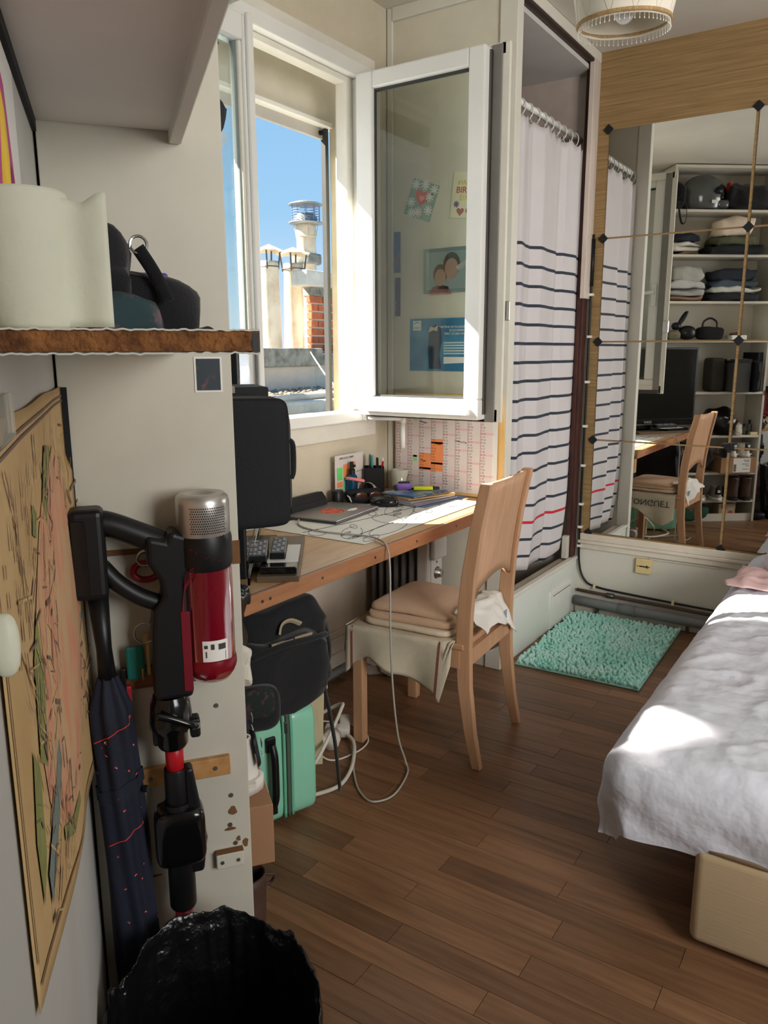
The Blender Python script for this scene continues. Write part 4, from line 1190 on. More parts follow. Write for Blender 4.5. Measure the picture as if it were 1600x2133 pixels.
t = uthing('white_paper_bag', 'white crumpled paper bag poking out past the bookcase edge', 'bag', .205, -.005, .697)
G().sq((0, 0, .045), (.05, .075, .085), .5, .4, 20, 14, amp=.014, fr=24, zb=.001).obj('bag', mat('white_bag', (214, 206, 192), .8), t)
# shelf at .40: carton and sneakers
t = uthing('shoe_carton', 'brown cardboard carton with shipping label under the sneakers', 'carton', .19, .055, .4015)
bx('carton', -.145, -.105, 0, .145, .13, .122, mat('cardboard', (160, 120, 88), .8, var=.06), t, bev=.002)
bx('shipping_label', -.095, -.1062, .006, .045, -.1052, .118, PAPERW, t)
g = G()
for i in range(12):
    g.box(.02+i*.0019, -.1068, .012, .021+i*.0019-(.0006 if i % 3 else 0), -.1060, .07)
for i, (a, b, c) in enumerate(((-.085, .10, .05), (-.085, .09, .04), (-.085, .07, .06), (-.085, .055, .03), (-.085, .03, .05))):
    g.box(a, -.1068, b, a+c, -.1060, b+.004)
g.obj('label_print', BLACKM, t)
def sneaker(name, lab, u, d_, z, rot, body, heel, sole, group, logo):
    t = uthing(name, lab, 'shoe', u, d_, z, rot, group)
    def up(a, b):
        # a around, b up ; y axis = toe direction
        th = 2*PI*a
        y = .13*math.sin(th)
        x = .043*math.cos(th)*(1-.18*(math.sin(th) > 0)*math.sin(th))
        k = 1-.42*b*(0.6+.4*(y+.13)/.26)
        hgt = .085 if y < .02 else .085-.045*min(1, (y-.02)/.09)
        return (x*k, y*(1-.10*b)-.01*b*(y > 0), .022+hgt*b)
    G().grid(up, 30, 8, cu=True).obj('upper', body, t, smooth=True, solid=.004)
    G().grid(lambda a, b: (.046*math.cos(2*PI*a)*(1-.15*max(0, math.sin(2*PI*a))), .136*math.sin(2*PI*a), .026*b), 28, 1, cu=True).obj('sole', sole, t, smooth=True, solid=.01)
    G().box(-.04, -.12, .02, .04, .12, .028).obj('insole', sole, t)
    G().grid(lambda a, b: ((.030-.006*b)*math.sin((a-.5)*2.4), -.131-.004+.02*b*.4+.012*(1-math.cos((a-.5)*2.4)), .055+.055*b), 8, 4).obj('heel_patch', heel, t, smooth=True, solid=.002)
    for i in range(4):
        G().tube([(-.022, .02+i*.018, .098-.011*i), (.022, .02+i*.018, .098-.011*i)], .003, 5).obj('lace', sole, t)
    g = G()
    if logo == 'leaf':
        for a in (-.5, 0, .5):
            g.sq((0, 0, .011), (.008, .002, .022), 1, 1, 8, 6, M=TR(0, -.139, .078) @ RY(a))
        g.box(-.011, -.140, .066, .011, -.1385, .069)
    else:
        g.box(-.010, -.140, .07, .010, -.1385, .09)
    g.obj('logo', PAPERW, t)
    return t
WSH = mat('white_leather', (222, 216, 206), .45)
NHL = mat('navy_heel', (30, 36, 50), .5)
GSH = mat('grey_suede', (150, 146, 136), .9)
sneaker('sneaker', 'white sneaker with navy heel on the carton, nearer the bookcase side', .115, .095, .525, 0, WSH, NHL, WSH, 'white sneakers on the carton', 'leaf')
sneaker('sneaker', 'white sneaker with navy heel on the carton, farther from the bookcase side', .225, .095, .525, 0, WSH, NHL, WSH, 'white sneakers on the carton', 'leaf')
sneaker('sneaker', 'grey sneaker with black square heel tab, nearer the boots', .30, .08, .1765, .25, GSH, BLACKM, WSH, 'grey sneakers on the low shelf', 'sq')
sneaker('sneaker', 'grey sneaker with black square heel tab, farther from the boots', .43, .08, .1765, .35, GSH, BLACKM, WSH, 'grey sneakers on the low shelf', 'sq')
t = uthing('felt_slipper', 'black felt slipper with tartan lining poking out beside the sneakers', 'slipper', .335, -.075, .5255)
G().sq((0, 0, .055), (.045, .10, .105), .6, .7, 22, 14, zb=.0).obj('sole', BLACKF, t, smooth=True)
G().sq((-.02, .01, .075), (.03, .09, .07), .6, .7, 18, 10).obj('lining', mat('tartan', (30, 40, 38), .9, rgb2=(80, 50, 48), vs=60, lo=.55, hi=.65), t, smooth=True)
t = uthing('dark_duffel', 'dark crumpled duffel bag on the carton shelf', 'bag', .52, .10, .4015)
G().sq((0, 0, .11), (.32, .22, .22), .6, .5, 30, 16, amp=.03, fr=9, zb=.001).obj('bag', mat('charcoal_bag', (52, 52, 52), .85), t, smooth=True)
def boot(lab, u, d_, rot):
    t = uthing('ankle_boot', lab, 'boot', u, d_, .1765, rot, 'brown boots on the lowest shelf')
    BO = mat('brown_leather', (74, 54, 44), .55, var=.2, vs=16)
    G().grid(lambda a, b: (.040*math.cos(2*PI*a)*(1-.1*b), -.055+.045*math.sin(2*PI*a)*(1+.1*b), .02+.165*b), 24, 8, cu=True).obj('shaft', BO, t, smooth=True, solid=.004)
    G().sq((0, .03, .045), (.082, .20, .075), .6, .7, 26, 14, zb=.016).obj('foot', BO, t, smooth=True)
    G().sq((0, .0, .010), (.086, .24, .022), .3, .6, 24, 6).obj('sole', BLACKM, t, smooth=True)
    G().tube(catmull([(0, -.102, .175), (0, -.122, .17), (.008, -.118, .15), (.004, -.104, .148)], 4), .003, 6).obj('pull_tab', BO, t, smooth=True)
boot('brown leather ankle boot low in the bookcase, nearer its side panel', .085, .068, 0)
boot('brown leather ankle boot low in the bookcase, second from the side panel', .185, .068, .08)
t = uthing('green_holdall', 'dark green holdall on the floor under the lowest bookcase shelf', 'bag', .55, .10, .001)
G().sq((0, 0, .065), (.40, .20, .13), .5, .5, 30, 14, amp=.015, fr=9, zb=.0).obj('bag', mat('dark_green_cloth', (40, 78, 58), .85), t, smooth=True)
t = uthing('dotted_paper_bag', 'beige paper bag with red dots on the floor under the lowest bookcase shelf', 'bag', .20, .10, 0.001)
bx('bag', -.07, -.05, 0, .07, .05, .135, mat('beige_paper', (186, 170, 146), .8, var=.08), t, bev=.006)
for x, z in ((-.03, .06), (.03, .11), (.035, .04)):
    G().cyl((x, -.051, z), (x, -.0522, z), .02, n=16).obj('dot', mat('dot_red', (204, 60, 70), .7), t)
# ================================================================== MAP WALL AND FOREGROUND
# eye-level chipboard shelf
ws = uthing('wall_shelf', 'short white shelf with raw chipboard end at eye level', 'shelf', 0, 0, 0)
bx('board', -.674, .080, 1.3495, -.003, .2615, 1.3665, WHITE2, ws, bev=.001)
CHB = mat('raw_chipboard', (150, 98, 54), .9, rgb2=(80, 48, 28), vs=60, lo=.35, hi=.7, bump=1, bs=200)
def raw(a, b):
    d_ = .077+.184*a
    z = 1.3512+.0138*b
    return (-.680-.0016*noise.noise((d_*90, z*140, 0)), d_, z)
G().grid(raw, 60, 6).obj('raw_edge', CHB, ws)
bx('edge_core', -.6795, .078, 1.351, -.674, .2615, 1.365, CHB, ws)
g = G()
for zz_, sgn in ((1.3652, 1), (1.3502, -1)):
    g.grid(lambda a, b: (-.682+.0085*b, .076+.186*a, zz_+sgn*(.0008+.0014*noise.noise((a*36, sgn*3, 1)))*(1-b)), 70, 2)
g.obj('flaking_paint', WHITE2, ws, solid=.0012)
bx('end_cap', -.680, .0755, 1.349, -.655, .082, 1.3668, GREYRUB, ws, bev=.001)
# toilet roll on the shelf
TP = mat('tissue_paper', (212, 210, 190), .95, var=.03, bump=.25, bs=60)
t = uthing('toilet_roll', 'upright toilet roll with a loose sheet on the eye-level shelf', 'toilet roll', -.618, .2315, 1.3672)
G().lathe([(.008, 0), (.0275, 0), (.0285, .003), (.0285, .094), (.0275, .097), (.008, .097), (.008, 0)], n=40).obj('roll', TP, t, smooth=True)
def flap(a, b):
    return (-.018+.004*math.sin(a*5)+.004*a, -.018-.037*a, .0015+(.088+.006*a*a+.002*math.sin(a*9))*b)
G().grid(flap, 10, 12).obj('loose_sheet', TP, t, smooth=True, solid=.0008)
# heap of bags at the far end of the shelf
t = uthing('black_pouch', 'black pouch with metal ring topmost on the shelf heap', 'pouch', -.23, .185, 1.367)
G().sq((0, 0, .062), (.11, .075, .124), .6, .6, 26, 16, amp=.02, fr=16, zb=.001).obj('body', BLACKF, t, smooth=True)
G().tube([(.0, -.046+.010*math.cos(a), .112+.010*math.sin(a)) for a in [i*2*PI/16 for i in range(16)]], .0018, 6, closed=True).obj('ring', CHROME, t)
G().tube(catmull([(.0, -.045, .108), (.0, -.062, .08), (.0, -.078, .045)], 4), .010, 8, flat=.4).obj('strap', BLACKF, t, smooth=True)
t = uthing('purple_box', 'flat purple box standing behind the black bags on the shelf', 'box', -.068, .140, 1.367)
bx('box', -.01, -.045, 0, .01, .055, .094, mat('purple_card', (96, 70, 160), .5), t, bev=.004)
t = uthing('black_backpack', 'small black rucksack with grey piping on the eye-level shelf', 'bag', -.155, .152, 1.367)
G().sq((0, 0, .040), (.12, .170, .080), .6, .6, 30, 16, amp=.018, fr=14, zb=.001).obj('body', BLACKF, t, smooth=True)
G().tube(catmull([(-.05, .04, .074), (-.056, .0, .080), (-.056, -.04, .066), (-.05, -.06, .03)], 6), .002, 6).obj('piping', GREYRUB, t, smooth=True)
G().tube(catmull([(-.02, -.06, .02), (-.02, -.085, .012), (-.01, -.10, .014), (-.01, -.112, .004)], 5), .004, 6).obj('strap', BLACKF, t, smooth=True)
t = uthing('patterned_pouch', 'pink and green patterned pouch at the front of the shelf heap', 'pouch', -.30, .165, 1.367)
G().sq((0, 0, .022), (.10, .085, .045), .6, .6, 24, 12, amp=.012, fr=18, zb=.001).obj('body', mat('patterned_cloth', (46, 66, 70), .9, rgb2=(150, 110, 116), vs=20, lo=.5, hi=.7), t, smooth=True)
t = uthing('coiled_strap', 'black webbing strap trailing at the edge of the shelf', 'strap', -.10, .098, 1.367)
G().tube(catmull([(-.06, .03, .004), (-.03, .0, .012), (.0, -.008, .016), (.02, .0, .006), (.03, .01, .004)], 6), .004, 6, flat=.5).obj('webbing', BLACKF, t, smooth=True)

# ---- map poster
MAPP = mat('map_paper', (210, 178, 128), .75, rgb2=(192, 156, 106), vs=7, lo=.3, hi=.7)
mp_ = uthing('city_map', 'old folded city plan poster taped to the left wall', 'map', 0, .2605, 0)
def mapd(u, z):
    return -.0012-.004*max(0, (z-1.24)/.06)*abs(math.sin(u*6))*0.5-.014*max(0, (u+.16)/.16)**2*(1 if z < 1.2 else .4)-.004*max(0, (.95-z)/.2)*abs(math.sin(u*6+1))
def mz(u):  # bottom edge
    return .90 - .20*min(1, max(0, (u+.755)/.57))**.9
def mpt(u, z, off=0):
    return (u, mapd(u, z)-off, z)
def mgrid(a, b, off=0):
    u = -.752+.742*a
    z0 = mz(u)
    z1 = 1.302+.0015*math.sin(u*17)
    return mpt(u, z0+(z1-z0)*b, off)
G().grid(mgrid, 40, 24).obj('sheet', MAPP, mp_, smooth=True, solid=.0006)
def patch(name, uvs, mt, off=.0012):
    vs = [mpt(u, z, off) for u, z in uvs]
    G().add(vs, [tuple(range(len(vs)))]).obj(name, mt, mp_)
def strip(name, pts, wd, mt, off=.0014):
    P = catmull([(u, z, 0) for u, z in pts], 10)
    g = G()
    vs = []
    for i, p in enumerate(P):
        tn = (P[min(i+1, len(P)-1)]-P[max(i-1, 0)]).normalized()
        nn = Vector((-tn.y, tn.x, 0))
        for s in (-1, 1):
            q = p+nn*wd/2*s
            vs.append(mpt(q.x, q.y, off))
    g.add(vs, [(2*i, 2*i+1, 2*i+3, 2*i+2) for i in range(len(P)-1)])
    g.obj(name, mt, mp_)
PINK = mat('map_pink', (216, 150, 120), .8, rgb2=(206, 172, 130), vs=22, st=(1, 1, .45), lo=.42, hi=.58)
MGR = mat('map_green', (138, 140, 82), .8, var=.15, vs=20)
MBL = mat('map_blue', (120, 132, 126), .8)
MDK = mat('map_dark', (124, 102, 90), .8)
MLN = mat('map_line', (120, 92, 64), .8)
patch('built_area', [(-.60+.0, 1.02), (-.56, 1.12), (-.46, 1.18), (-.34, 1.22), (-.2, 1.235), (-.10, 1.20), (-.05, 1.10), (-.04, .98), (-.06, .86), (-.14, .80), (-.26, .79), (-.40, .84), (-.52, .90), (-.58, .96)], PINK)
strip('river', [(-.05, 1.02), (-.13, 1.05), (-.20, 1.06), (-.27, 1.03), (-.31, .99), (-.37, .97), (-.46, .95), (-.55, .93), (-.64, .915)], .034, MBL, .0020)
strip('river', [(-.03, .95), (-.08, .98), (-.12, 1.01)], .008, MBL, .0020)
for P in ([(-.40, 1.20), (-.33, 1.25), (-.25, 1.24), (-.30, 1.21), (-.37, 1.17)], [(-.62, 1.02), (-.60, 1.10), (-.55, 1.13), (-.54, 1.06), (-.57, .99)], [(-.69, .99), (-.66, 1.05), (-.63, 1.02), (-.64, .95), (-.68, .93)], [(-.50, .885), (-.40, .835), (-.28, .80), (-.28, .785), (-.40, .815), (-.50, .87)], [(-.52, 1.19), (-.5, 1.215), (-.47, 1.20), (-.49, 1.18)], [(-.24, .93), (-.22, .945), (-.2, .93), (-.22, .915)]):
    patch('park', P, MGR, .0016)
rg = random.Random(8)
g = G()
for k in range(420):
    u, z = rg.uniform(-.66, -.03), rg.uniform(.80, 1.25)
    if z < mz(u)+.02:
        continue
    a = rg.uniform(0, 3.1)
    l = rg.uniform(.01, .05)
    wv = rg.choice((.0003, .0004, .0006, .0008, .0016, .0028))
    du, dz = math.cos(a)*l, math.sin(a)*l
    nu, nz_ = -math.sin(a)*wv, math.cos(a)*wv
    g.add([mpt(u+nu, z+nz_, .0024), mpt(u-nu, z-nz_, .0024), mpt(u+du-nu, z+dz-nz_, .0024), mpt(u+du+nu, z+dz+nz_, .0024)], [(0, 1, 2, 3)])
o = g.obj('streets', MDK, mp_)
o['kind'] = 'stuff'
g = G()
for k in range(160):
    u, z = rg.uniform(-.62, -.04), rg.uniform(.82, 1.22)
    a, l, wv = rg.uniform(0, 3.1), rg.uniform(.03, .10), rg.choice((.0008, .0014))
    du, dz, nu, nz_ = math.cos(a)*l, math.sin(a)*l, -math.sin(a)*wv, math.cos(a)*wv
    if min(z, z+dz) < mz(u)+.02:
        continue
    g.add([mpt(u+nu, z+nz_, .0022), mpt(u-nu, z-nz_, .0022), mpt(u+du-nu, z+dz-nz_, .0022), mpt(u+du+nu, z+dz+nz_, .0022)], [(0, 1, 2, 3)])
o = g.obj('avenues', MAPP, mp_)
o['kind'] = 'stuff'
g = G()
for k in range(26):
    u, z = rg.uniform(-.72, -.5), rg.uniform(1.12, 1.24)
    g.add([mpt(u, z, .002), mpt(u+.004, z, .002), mpt(u+.004, z+rg.uniform(.006, .03), .002), mpt(u, z+.01, .002)], [(0, 1, 2, 3)])
o = g.obj('legend', MDK, mp_)
o['kind'] = 'stuff'
for uz in ([(-.745, 1.285), (-.012, 1.288)], [(-.74, 1.278), (-.012, 1.281)]):
    strip('border', [uz[0], ((uz[0][0]+uz[1][0])/2, uz[0][1]+.002), uz[1]], .003, MDK, .0016)
strip('border', [(-.742, 1.28), (-.742, 1.1), (-.742, .93)], .004, MLN, .0016)
strip('border', [(-.738, .91), (-.5, .825), (-.25, .735), (-.03, .72)], .003, MLN, .0016)
bx('tape', -.70, -.004, 1.285, -.58, -.0026, 1.32, glass_mat('clear_tape', (.93, .93, .92), .3), mp_)
# ---- feather picture above
fp = uthing('feather_picture', 'painted sheet with pink, yellow and purple plume high on the left wall', 'picture', 0, .2612, 0)
bx('sheet', -.90, -.001, 1.372, -.275, 0, 1.645, PAPERW, fp)
for P, c in (([(-.52, 1.40), (-.50, 1.56), (-.43, 1.62), (-.385, 1.60), (-.364, 1.548), (-.346, 1.50), (-.35, 1.38), (-.46, 1.38)], (196, 84, 140)), ([(-.47, 1.50), (-.425, 1.59), (-.40, 1.575), (-.392, 1.53), (-.42, 1.45), (-.46, 1.44)], (234, 196, 70)), ([(-.50, 1.376), (-.44, 1.50), (-.39, 1.535), (-.362, 1.52), (-.352, 1.44), (-.36, 1.376)], (120, 86, 160)), ([(-.46, 1.374), (-.43, 1.525), (-.412, 1.515), (-.395, 1.49), (-.40, 1.374)], (56, 50, 58))):
    k = 'plume_%d' % c[0]
    G().prism([(a, b) for a, b in P], .0012, .0016+.0002*(c[0] % 4), M=Matrix(((1, 0, 0, 0), (0, 0, -1, 0), (0, 1, 0, 0), (0, 0, 0, 1)))).obj('plume', mat(k, c, .8, var=.2, vs=10, st=(1, 1, .3)), fp)
# wall knob at far left
t = uthing('wall_bumper', 'pale rubber bumper on the left wall beside the map', 'bumper', -.797, .2615, 1.186)
G().sq((0, -.012, 0), (.016, .016, .038), .8, .8, 20, 14).obj('dome', mat('knob_cream', (224, 222, 200), .4), t, smooth=True)
G().cyl((0, 0, 0), (0, -.006, 0), .012, n=16).obj('base', PVC, t)
# black strip in the corner
tr3 = stru(G().box(-.005, .2455, .80, -.0006, .2605, 1.30).obj('trim_3', BLACKM, loc=UO, rot=AU))

# ---- keys on the hook rail
kt = uthing('key_bunch', 'bunch of keys with a teal fob hanging on the bookcase side', 'keys', -.022, .158, .846)
G().tube([(0, .017*math.cos(a), .064+.017*math.sin(a)) for a in [i*2*PI/24 for i in range(24)]], .0018, 6, closed=True).obj('ring', CHROME, kt, smooth=True)
G().tube(catmull([(.006, -.01, .08), (.003, -.03, .12), (.006, -.045, .10)], 5), .003, 6).obj('lanyard', mat('lanyard_grey', (130, 126, 120), .8), kt, smooth=True)
bx('teal_fob', -.004, .004, -.012, .002, .032, .044, mat('teal_fob', (26, 116, 104), .45), kt, bev=.003)
for y, l, m_ in ((-.002, .058, BRASS), (-.010, .040, CHROME), (-.016, .036, BRASS)):
    k = G().box(-.001, y-.0025, .05-l, .001, y+.0025, .05)
    k.cyl((-.0012, y, .055), (.0012, y, .055), .008, n=14)
    k.obj('key', m_, kt)
t = uthing('red_bottle_opener', 'red and steel ring opener hanging beneath the vacuum handle', 'opener', -.015, .150, 1.010)
G().tube([(0, .020*math.cos(a), .014*math.sin(a)) for a in [i*2*PI/24 for i in range(24)]], .0055, 8, closed=True).obj('red_rim', mat('wine_red', (150, 30, 44), .35), t, smooth=True)
G().tube([(-.004, .013*math.cos(a), .022+.012*math.sin(a)) for a in [i*2*PI/20 for i in range(20)]], .0025, 6, closed=True).obj('ring', CHROME, t, smooth=True)
t = uthing('hooked_white_tag', 'pale tag hanging behind the vacuum neck', 'tag', -.012, .120, .925)
G().sq((0, 0, 0), (.008, .030, .055), .6, .7, 16, 10).obj('tag', PVC, t, smooth=True)
t = uthing('box_cutter', 'red and black cutter clipped on the hook rail', 'cutter', -.022, .196, .780)
bx('body', -.006, -.011, -.01, .006, .011, .045, mat('cutter_red', (190, 44, 54), .4), t, bev=.003)
bx('slider', -.008, -.004, -.01, .002, .005, .076, BLACKP, t, bev=.002)

# ---- stick vacuum leaning on the bookcase
va = uthing('stick_vacuum', 'black and red cordless stick vacuum leaning on the bookcase', 'vacuum cleaner', -.062, 0, 0)
SILV = mat('silver_mesh', (190, 186, 180), .32, metal=.7, var=.05)
VBK = mat('vacuum_black', (19, 19, 21), .42, var=.08)
VGL = mat('vacuum_gloss', (14, 14, 15), .16, coat=.4)
G().lathe([(0, 1.134), (.016, 1.134), (.018, 1.139), (.034, 1.1395), (.0395, 1.134), (.0410, 1.126), (.0410, 1.076), (.039, 1.074)], c=(0, .0625, 0), n=40).obj('motor_head', SILV, va, smooth=True)
g = G()
for i in range(17):
    for j in range(11):
        a = PI+.75-1.30*i/16 + (.04 if j % 2 else 0)
        z = 1.083+j*.0038
        x, y = .0411*math.cos(a), .0625+.0411*math.sin(a)
        nrm = Vector((math.cos(a), math.sin(a), 0))
        tg = Vector((-math.sin(a), math.cos(a), 0))
        c = Vector((x, y, z))
        g.add([c+tg*.0011*math.cos(q)+Vector((0, 0, .0013*math.sin(q)))+nrm*.0002 for q in [k*PI/3 for k in range(6)]], [(0, 1, 2, 3, 4, 5)])
o = g.obj('vent_holes', BLACKM, va)
o['kind'] = 'stuff'
G().lathe([(.0405, 1.078), (.0425, 1.070), (.0425, 1.030), (.039, 1.022)], c=(0, .0620, 0), n=36).obj('collar', VBK, va, smooth=True)
RGL = mat('red_clear_bin', (146, 14, 40), .1, trans=.45, var=.1, coat=.5)
dbn = G().lathe([(.0375, 1.026), (.0385, 1.02), (.0385, .872), (.0370, .852), (.030, .840), (0, .836)], c=(0, .0600, 0), n=36).obj('dust_bin', RGL, va, smooth=True)
G().lathe([(.030, 1.02), (.022, .98), (.020, .90), (0, .89)], c=(0, .0600, 0), n=24).obj('cyclone', mat('dark_cyclone', (60, 12, 20), .5), va, smooth=True)
G().lathe([(.0390, .876), (.0402, .870), (.0402, .862), (.0385, .856)], c=(0, .06, 0), n=36).obj('bin_rim', mat('dark_red_rim', (120, 10, 28), .3), va, smooth=True)
# information label wrapped on the bin
g = G().grid(lambda a, b: (.0390*math.cos(PI+.62-1.05*a), .06+.0390*math.sin(PI+.62-1.05*a), .878+.034*b), 12, 1)
lb = g.obj('label', PAPERW, dbn, smooth=True)
g = G()
for a0, b0, aw, bh in ((.10, .55, .30, .28), (.55, .58, .14, .26), (.80, .64, .14, .16), (.84, .2, .05, .3), (.1, .05, .02, .4)):
    g.grid(lambda a, b: (.0393*math.cos(PI+.62-1.05*(a0+aw*a)), .06+.0393*math.sin(PI+.62-1.05*(a0+aw*a)), .878+.034*(b0+bh*b)), 4, 1)
g.obj('label_print', GREYRUB, dbn)
# main spine, handle loop
g = G().prism([(.092, .818), (.092, 1.0), (.080, 1.03), (.080, 1.076), (.103, 1.084), (.113, 1.090), (.122, 1.074), (.150, 1.082), (.150, 1.04), (.134, 1.012), (.130, .985), (.146, .965), (.150, .93), (.152, .818)], -.026, .026, M=Matrix(((0, 0, 1, 0), (1, 0, 0, 0), (0, 1, 0, 0), (0, 0, 0, 1))))
g.obj('spine', VBK, va, bev=.008, segs=3)
g = G().tube(catmull([(0, .125, 1.064), (0, .160, 1.082), (0, .200, 1.100), (0, .222, 1.104)], 5), [.019]*16, 12)
g.obj('handle', VBK, va, smooth=True)
g = G().tube(catmull([(0, .130, .968), (0, .165, .985), (0, .195, 1.010), (0, .215, 1.036)], 5), .0135, 12)
g.obj('lower_grip', VBK, va, smooth=True)
bx('battery', -.026, .206, .990, .026, .2555, 1.127, VBK, va, bev=.010, segs=3)
bx('battery_panel', -.0275, .232, 1.0, -.0255, .252, 1.112, VGL, va, bev=.004)
G().prism([(0, 0), (.014, -.006), (.004, .016)], -.006, .006, M=TR(0, .128, 1.030) @ Matrix(((0, 0, 1, 0), (1, 0, 0, 0), (0, 1, 0, 0), (0, 0, 0, 1)))).obj('trigger', VGL, va, bev=.002)
DR = mat('dark_red_line', (112, 22, 36), .4)
g = G()
for k in range(6):
    a_ = PI-.5+.18*k
    g.tube(catmull([(-.0262, .100+.001*k, .90), (-.0285, .099, .99), (-.036, .088-.004*k, 1.028+.002*k), (.0438*math.cos(PI+.45-.22*k), .062+.0438*math.sin(PI+.45-.22*k), 1.040+.004*k)], 6), .0006, 4)
g.obj('red_lines', DR, va)
bx('red_stripe', -.0275, .092, .83, -.0255, .106, .96, DR, va, bev=.001)
# collar joint under the body
g = G().lathe([(.026, .818), (.031, .806), (.034, .775), (.034, .765), (.025, .755), (.025, .735), (.021, .728)], c=(0, .128, 0), n=28)
g.obj('neck_joint', VGL, va, smooth=True)
g = G().tube(catmull([(-.036, .152, .800), (-.037, .125, .790), (-.035, .098, .775), (-.018, .090, .766)], 5), .006, 8)
g.obj('neck_ridge', VGL, va, smooth=True)
bx('release_button', -.014, .084, .742, .012, .100, .775, VBK, va, bev=.004)
bx('rear_clip', -.01, .144, .735, .01, .158, .80, VBK, va, bev=.004)
G().cyl((0, .1265, .745), (0, .1265, .672), .0145, n=22).obj('tube', RED, va, smooth=True)
G().lathe([(.0175, .690), (.0185, .687), (.0185, .60), (.0175, .598)], c=(0, .1265, 0), n=24).obj('sleeve', VBK, va, smooth=True)
G().lathe([(.0215, .630), (.022, .628), (.022, .44), (.020, .436)], c=(0, .1265, 0), n=24).obj('fold_joint', VBK, va, smooth=True)
G().sq((0, .125, .572), (.060, .082, .10), .35, .4, 28, 16).obj('hinge_box', VGL, va, smooth=True)
g = G().prism([(.100, .690), (.112, .690), (.112, .600), (.120, .50), (.090, .50), (.082, .56)], -.014, .014, M=Matrix(((0, 0, 1, 0), (1, 0, 0, 0), (0, 1, 0, 0), (0, 0, 0, 1))))
g.obj('hinge_lever', VBK, va, bev=.005)
G().sq((0, .106, .655), (.012, .012, .05), .6, .7, 14, 10).obj('lever_cap', CHROME, va, smooth=True)
G().cyl((0, .1265, .44), (0, .1265, .06), .0145, n=22).obj('tube', RED, va, smooth=True)
G().sq((0, .10, .035), (.09, .20, .06), .4, .3, 28, 12).obj('floor_head', VBK, va, smooth=True)

# ---- umbrellas in the corner
um = uthing('folded_umbrella', 'folded navy umbrella with tiny red and white birds in the corner', 'umbrella', -.045, 0, 0)
UMB = mat('umbrella_navy', (30, 33, 48), .75, var=.15, vs=10, bump=.2, bs=120)
def axis_d(z):
    return .1935+.030*(z-.1)/.88
def canopy(a, b):
    z = .10+.755*b
    r = .036*(1-.15*b)*(1.0 if b < .93 else (1-b)/.07*.55+.45)*(.55+.45*min(1, b/.25))
    th = 2*PI*a
    rr_ = r*(1+.12*math.sin(th*7+b*7)+.05*math.sin(th*3-b*11))
    return (rr_*math.cos(th)*.9, axis_d(z)+rr_*math.sin(th), z)
G().grid(canopy, 70, 30, cu=True).obj('canopy', UMB, um, smooth=True)
G().grid(lambda a, b: (canopy(a, .735+.03*b)[0]*1.06, axis_d(.66)+(canopy(a, .735+.03*b)[1]-axis_d(.66))*1.06, canopy(a, .735+.03*b)[2]-.012*math.sin(2*PI*a)), 40, 2, cu=True).obj('tie_band', UMB, um, smooth=True)
G().cyl((-.005, axis_d(.66)-.036, .655), (-.008, axis_d(.66)-.042, .655), .006, n=12).obj('snap', BLACKP, um)
G().tube([(0, axis_d(.855), .852), (0, axis_d(.9), .90), (0, axis_d(.985), .985)], [.014, .012, .016], 12).obj('handle', BLACKP, um, smooth=True)
G().cyl((0, axis_d(.10), .10), (0, axis_d(.03), .02), .008, .004, n=10).obj('tip', STEELD, um)
g, g2 = G(), G()
for k in range(46):
    a, b = rg.uniform(.30, .75), rg.uniform(.08, .92)
    c = Vector(canopy(a, b))
    n_ = Vector((c.x, c.y-axis_d(c.z), 0)).normalized()
    tg = Vector((-n_.y, n_.x, 0))
    p = c+n_*.0012
    for gg, off_, s in ((g, 0, .0015), (g2, .0026, .0008)):
        q = p+tg*off_*rg.choice((-1, 1))*.7+Vector((0, 0, -off_*.5))
        gg.add([q+tg*s+Vector((0, 0, s)), q-tg*s+Vector((0, 0, s)), q-tg*s-Vector((0, 0, s)), q+tg*s-Vector((0, 0, s))], [(0, 1, 2, 3)])
g.obj('red_birds', mat('bird_red', (206, 64, 60), .8), um)
g2.obj('white_beaks', PAPERW, um)
for b in (.62, .86):
    G().tube([tuple(Vector(canopy(.30+.4*i/10, b+.05*i/10))+Vector((-.001, 0, 0))) for i in range(11)], .0010, 5).obj('red_piping', mat('bird_red', (206, 64, 60), .8), um)
t = uthing('rolled_wrapping_paper', 'slim roll of red and white wrapping paper behind the umbrella', 'paper roll', -.022, 0, .01)
G().cyl((0, .212, 0), (0, .236, .72), .0135, n=16).obj('roll', mat('red_pattern', (150, 56, 52), .7, rgb2=(206, 186, 176), vs=34, lo=.52, hi=.56), t, smooth=True)

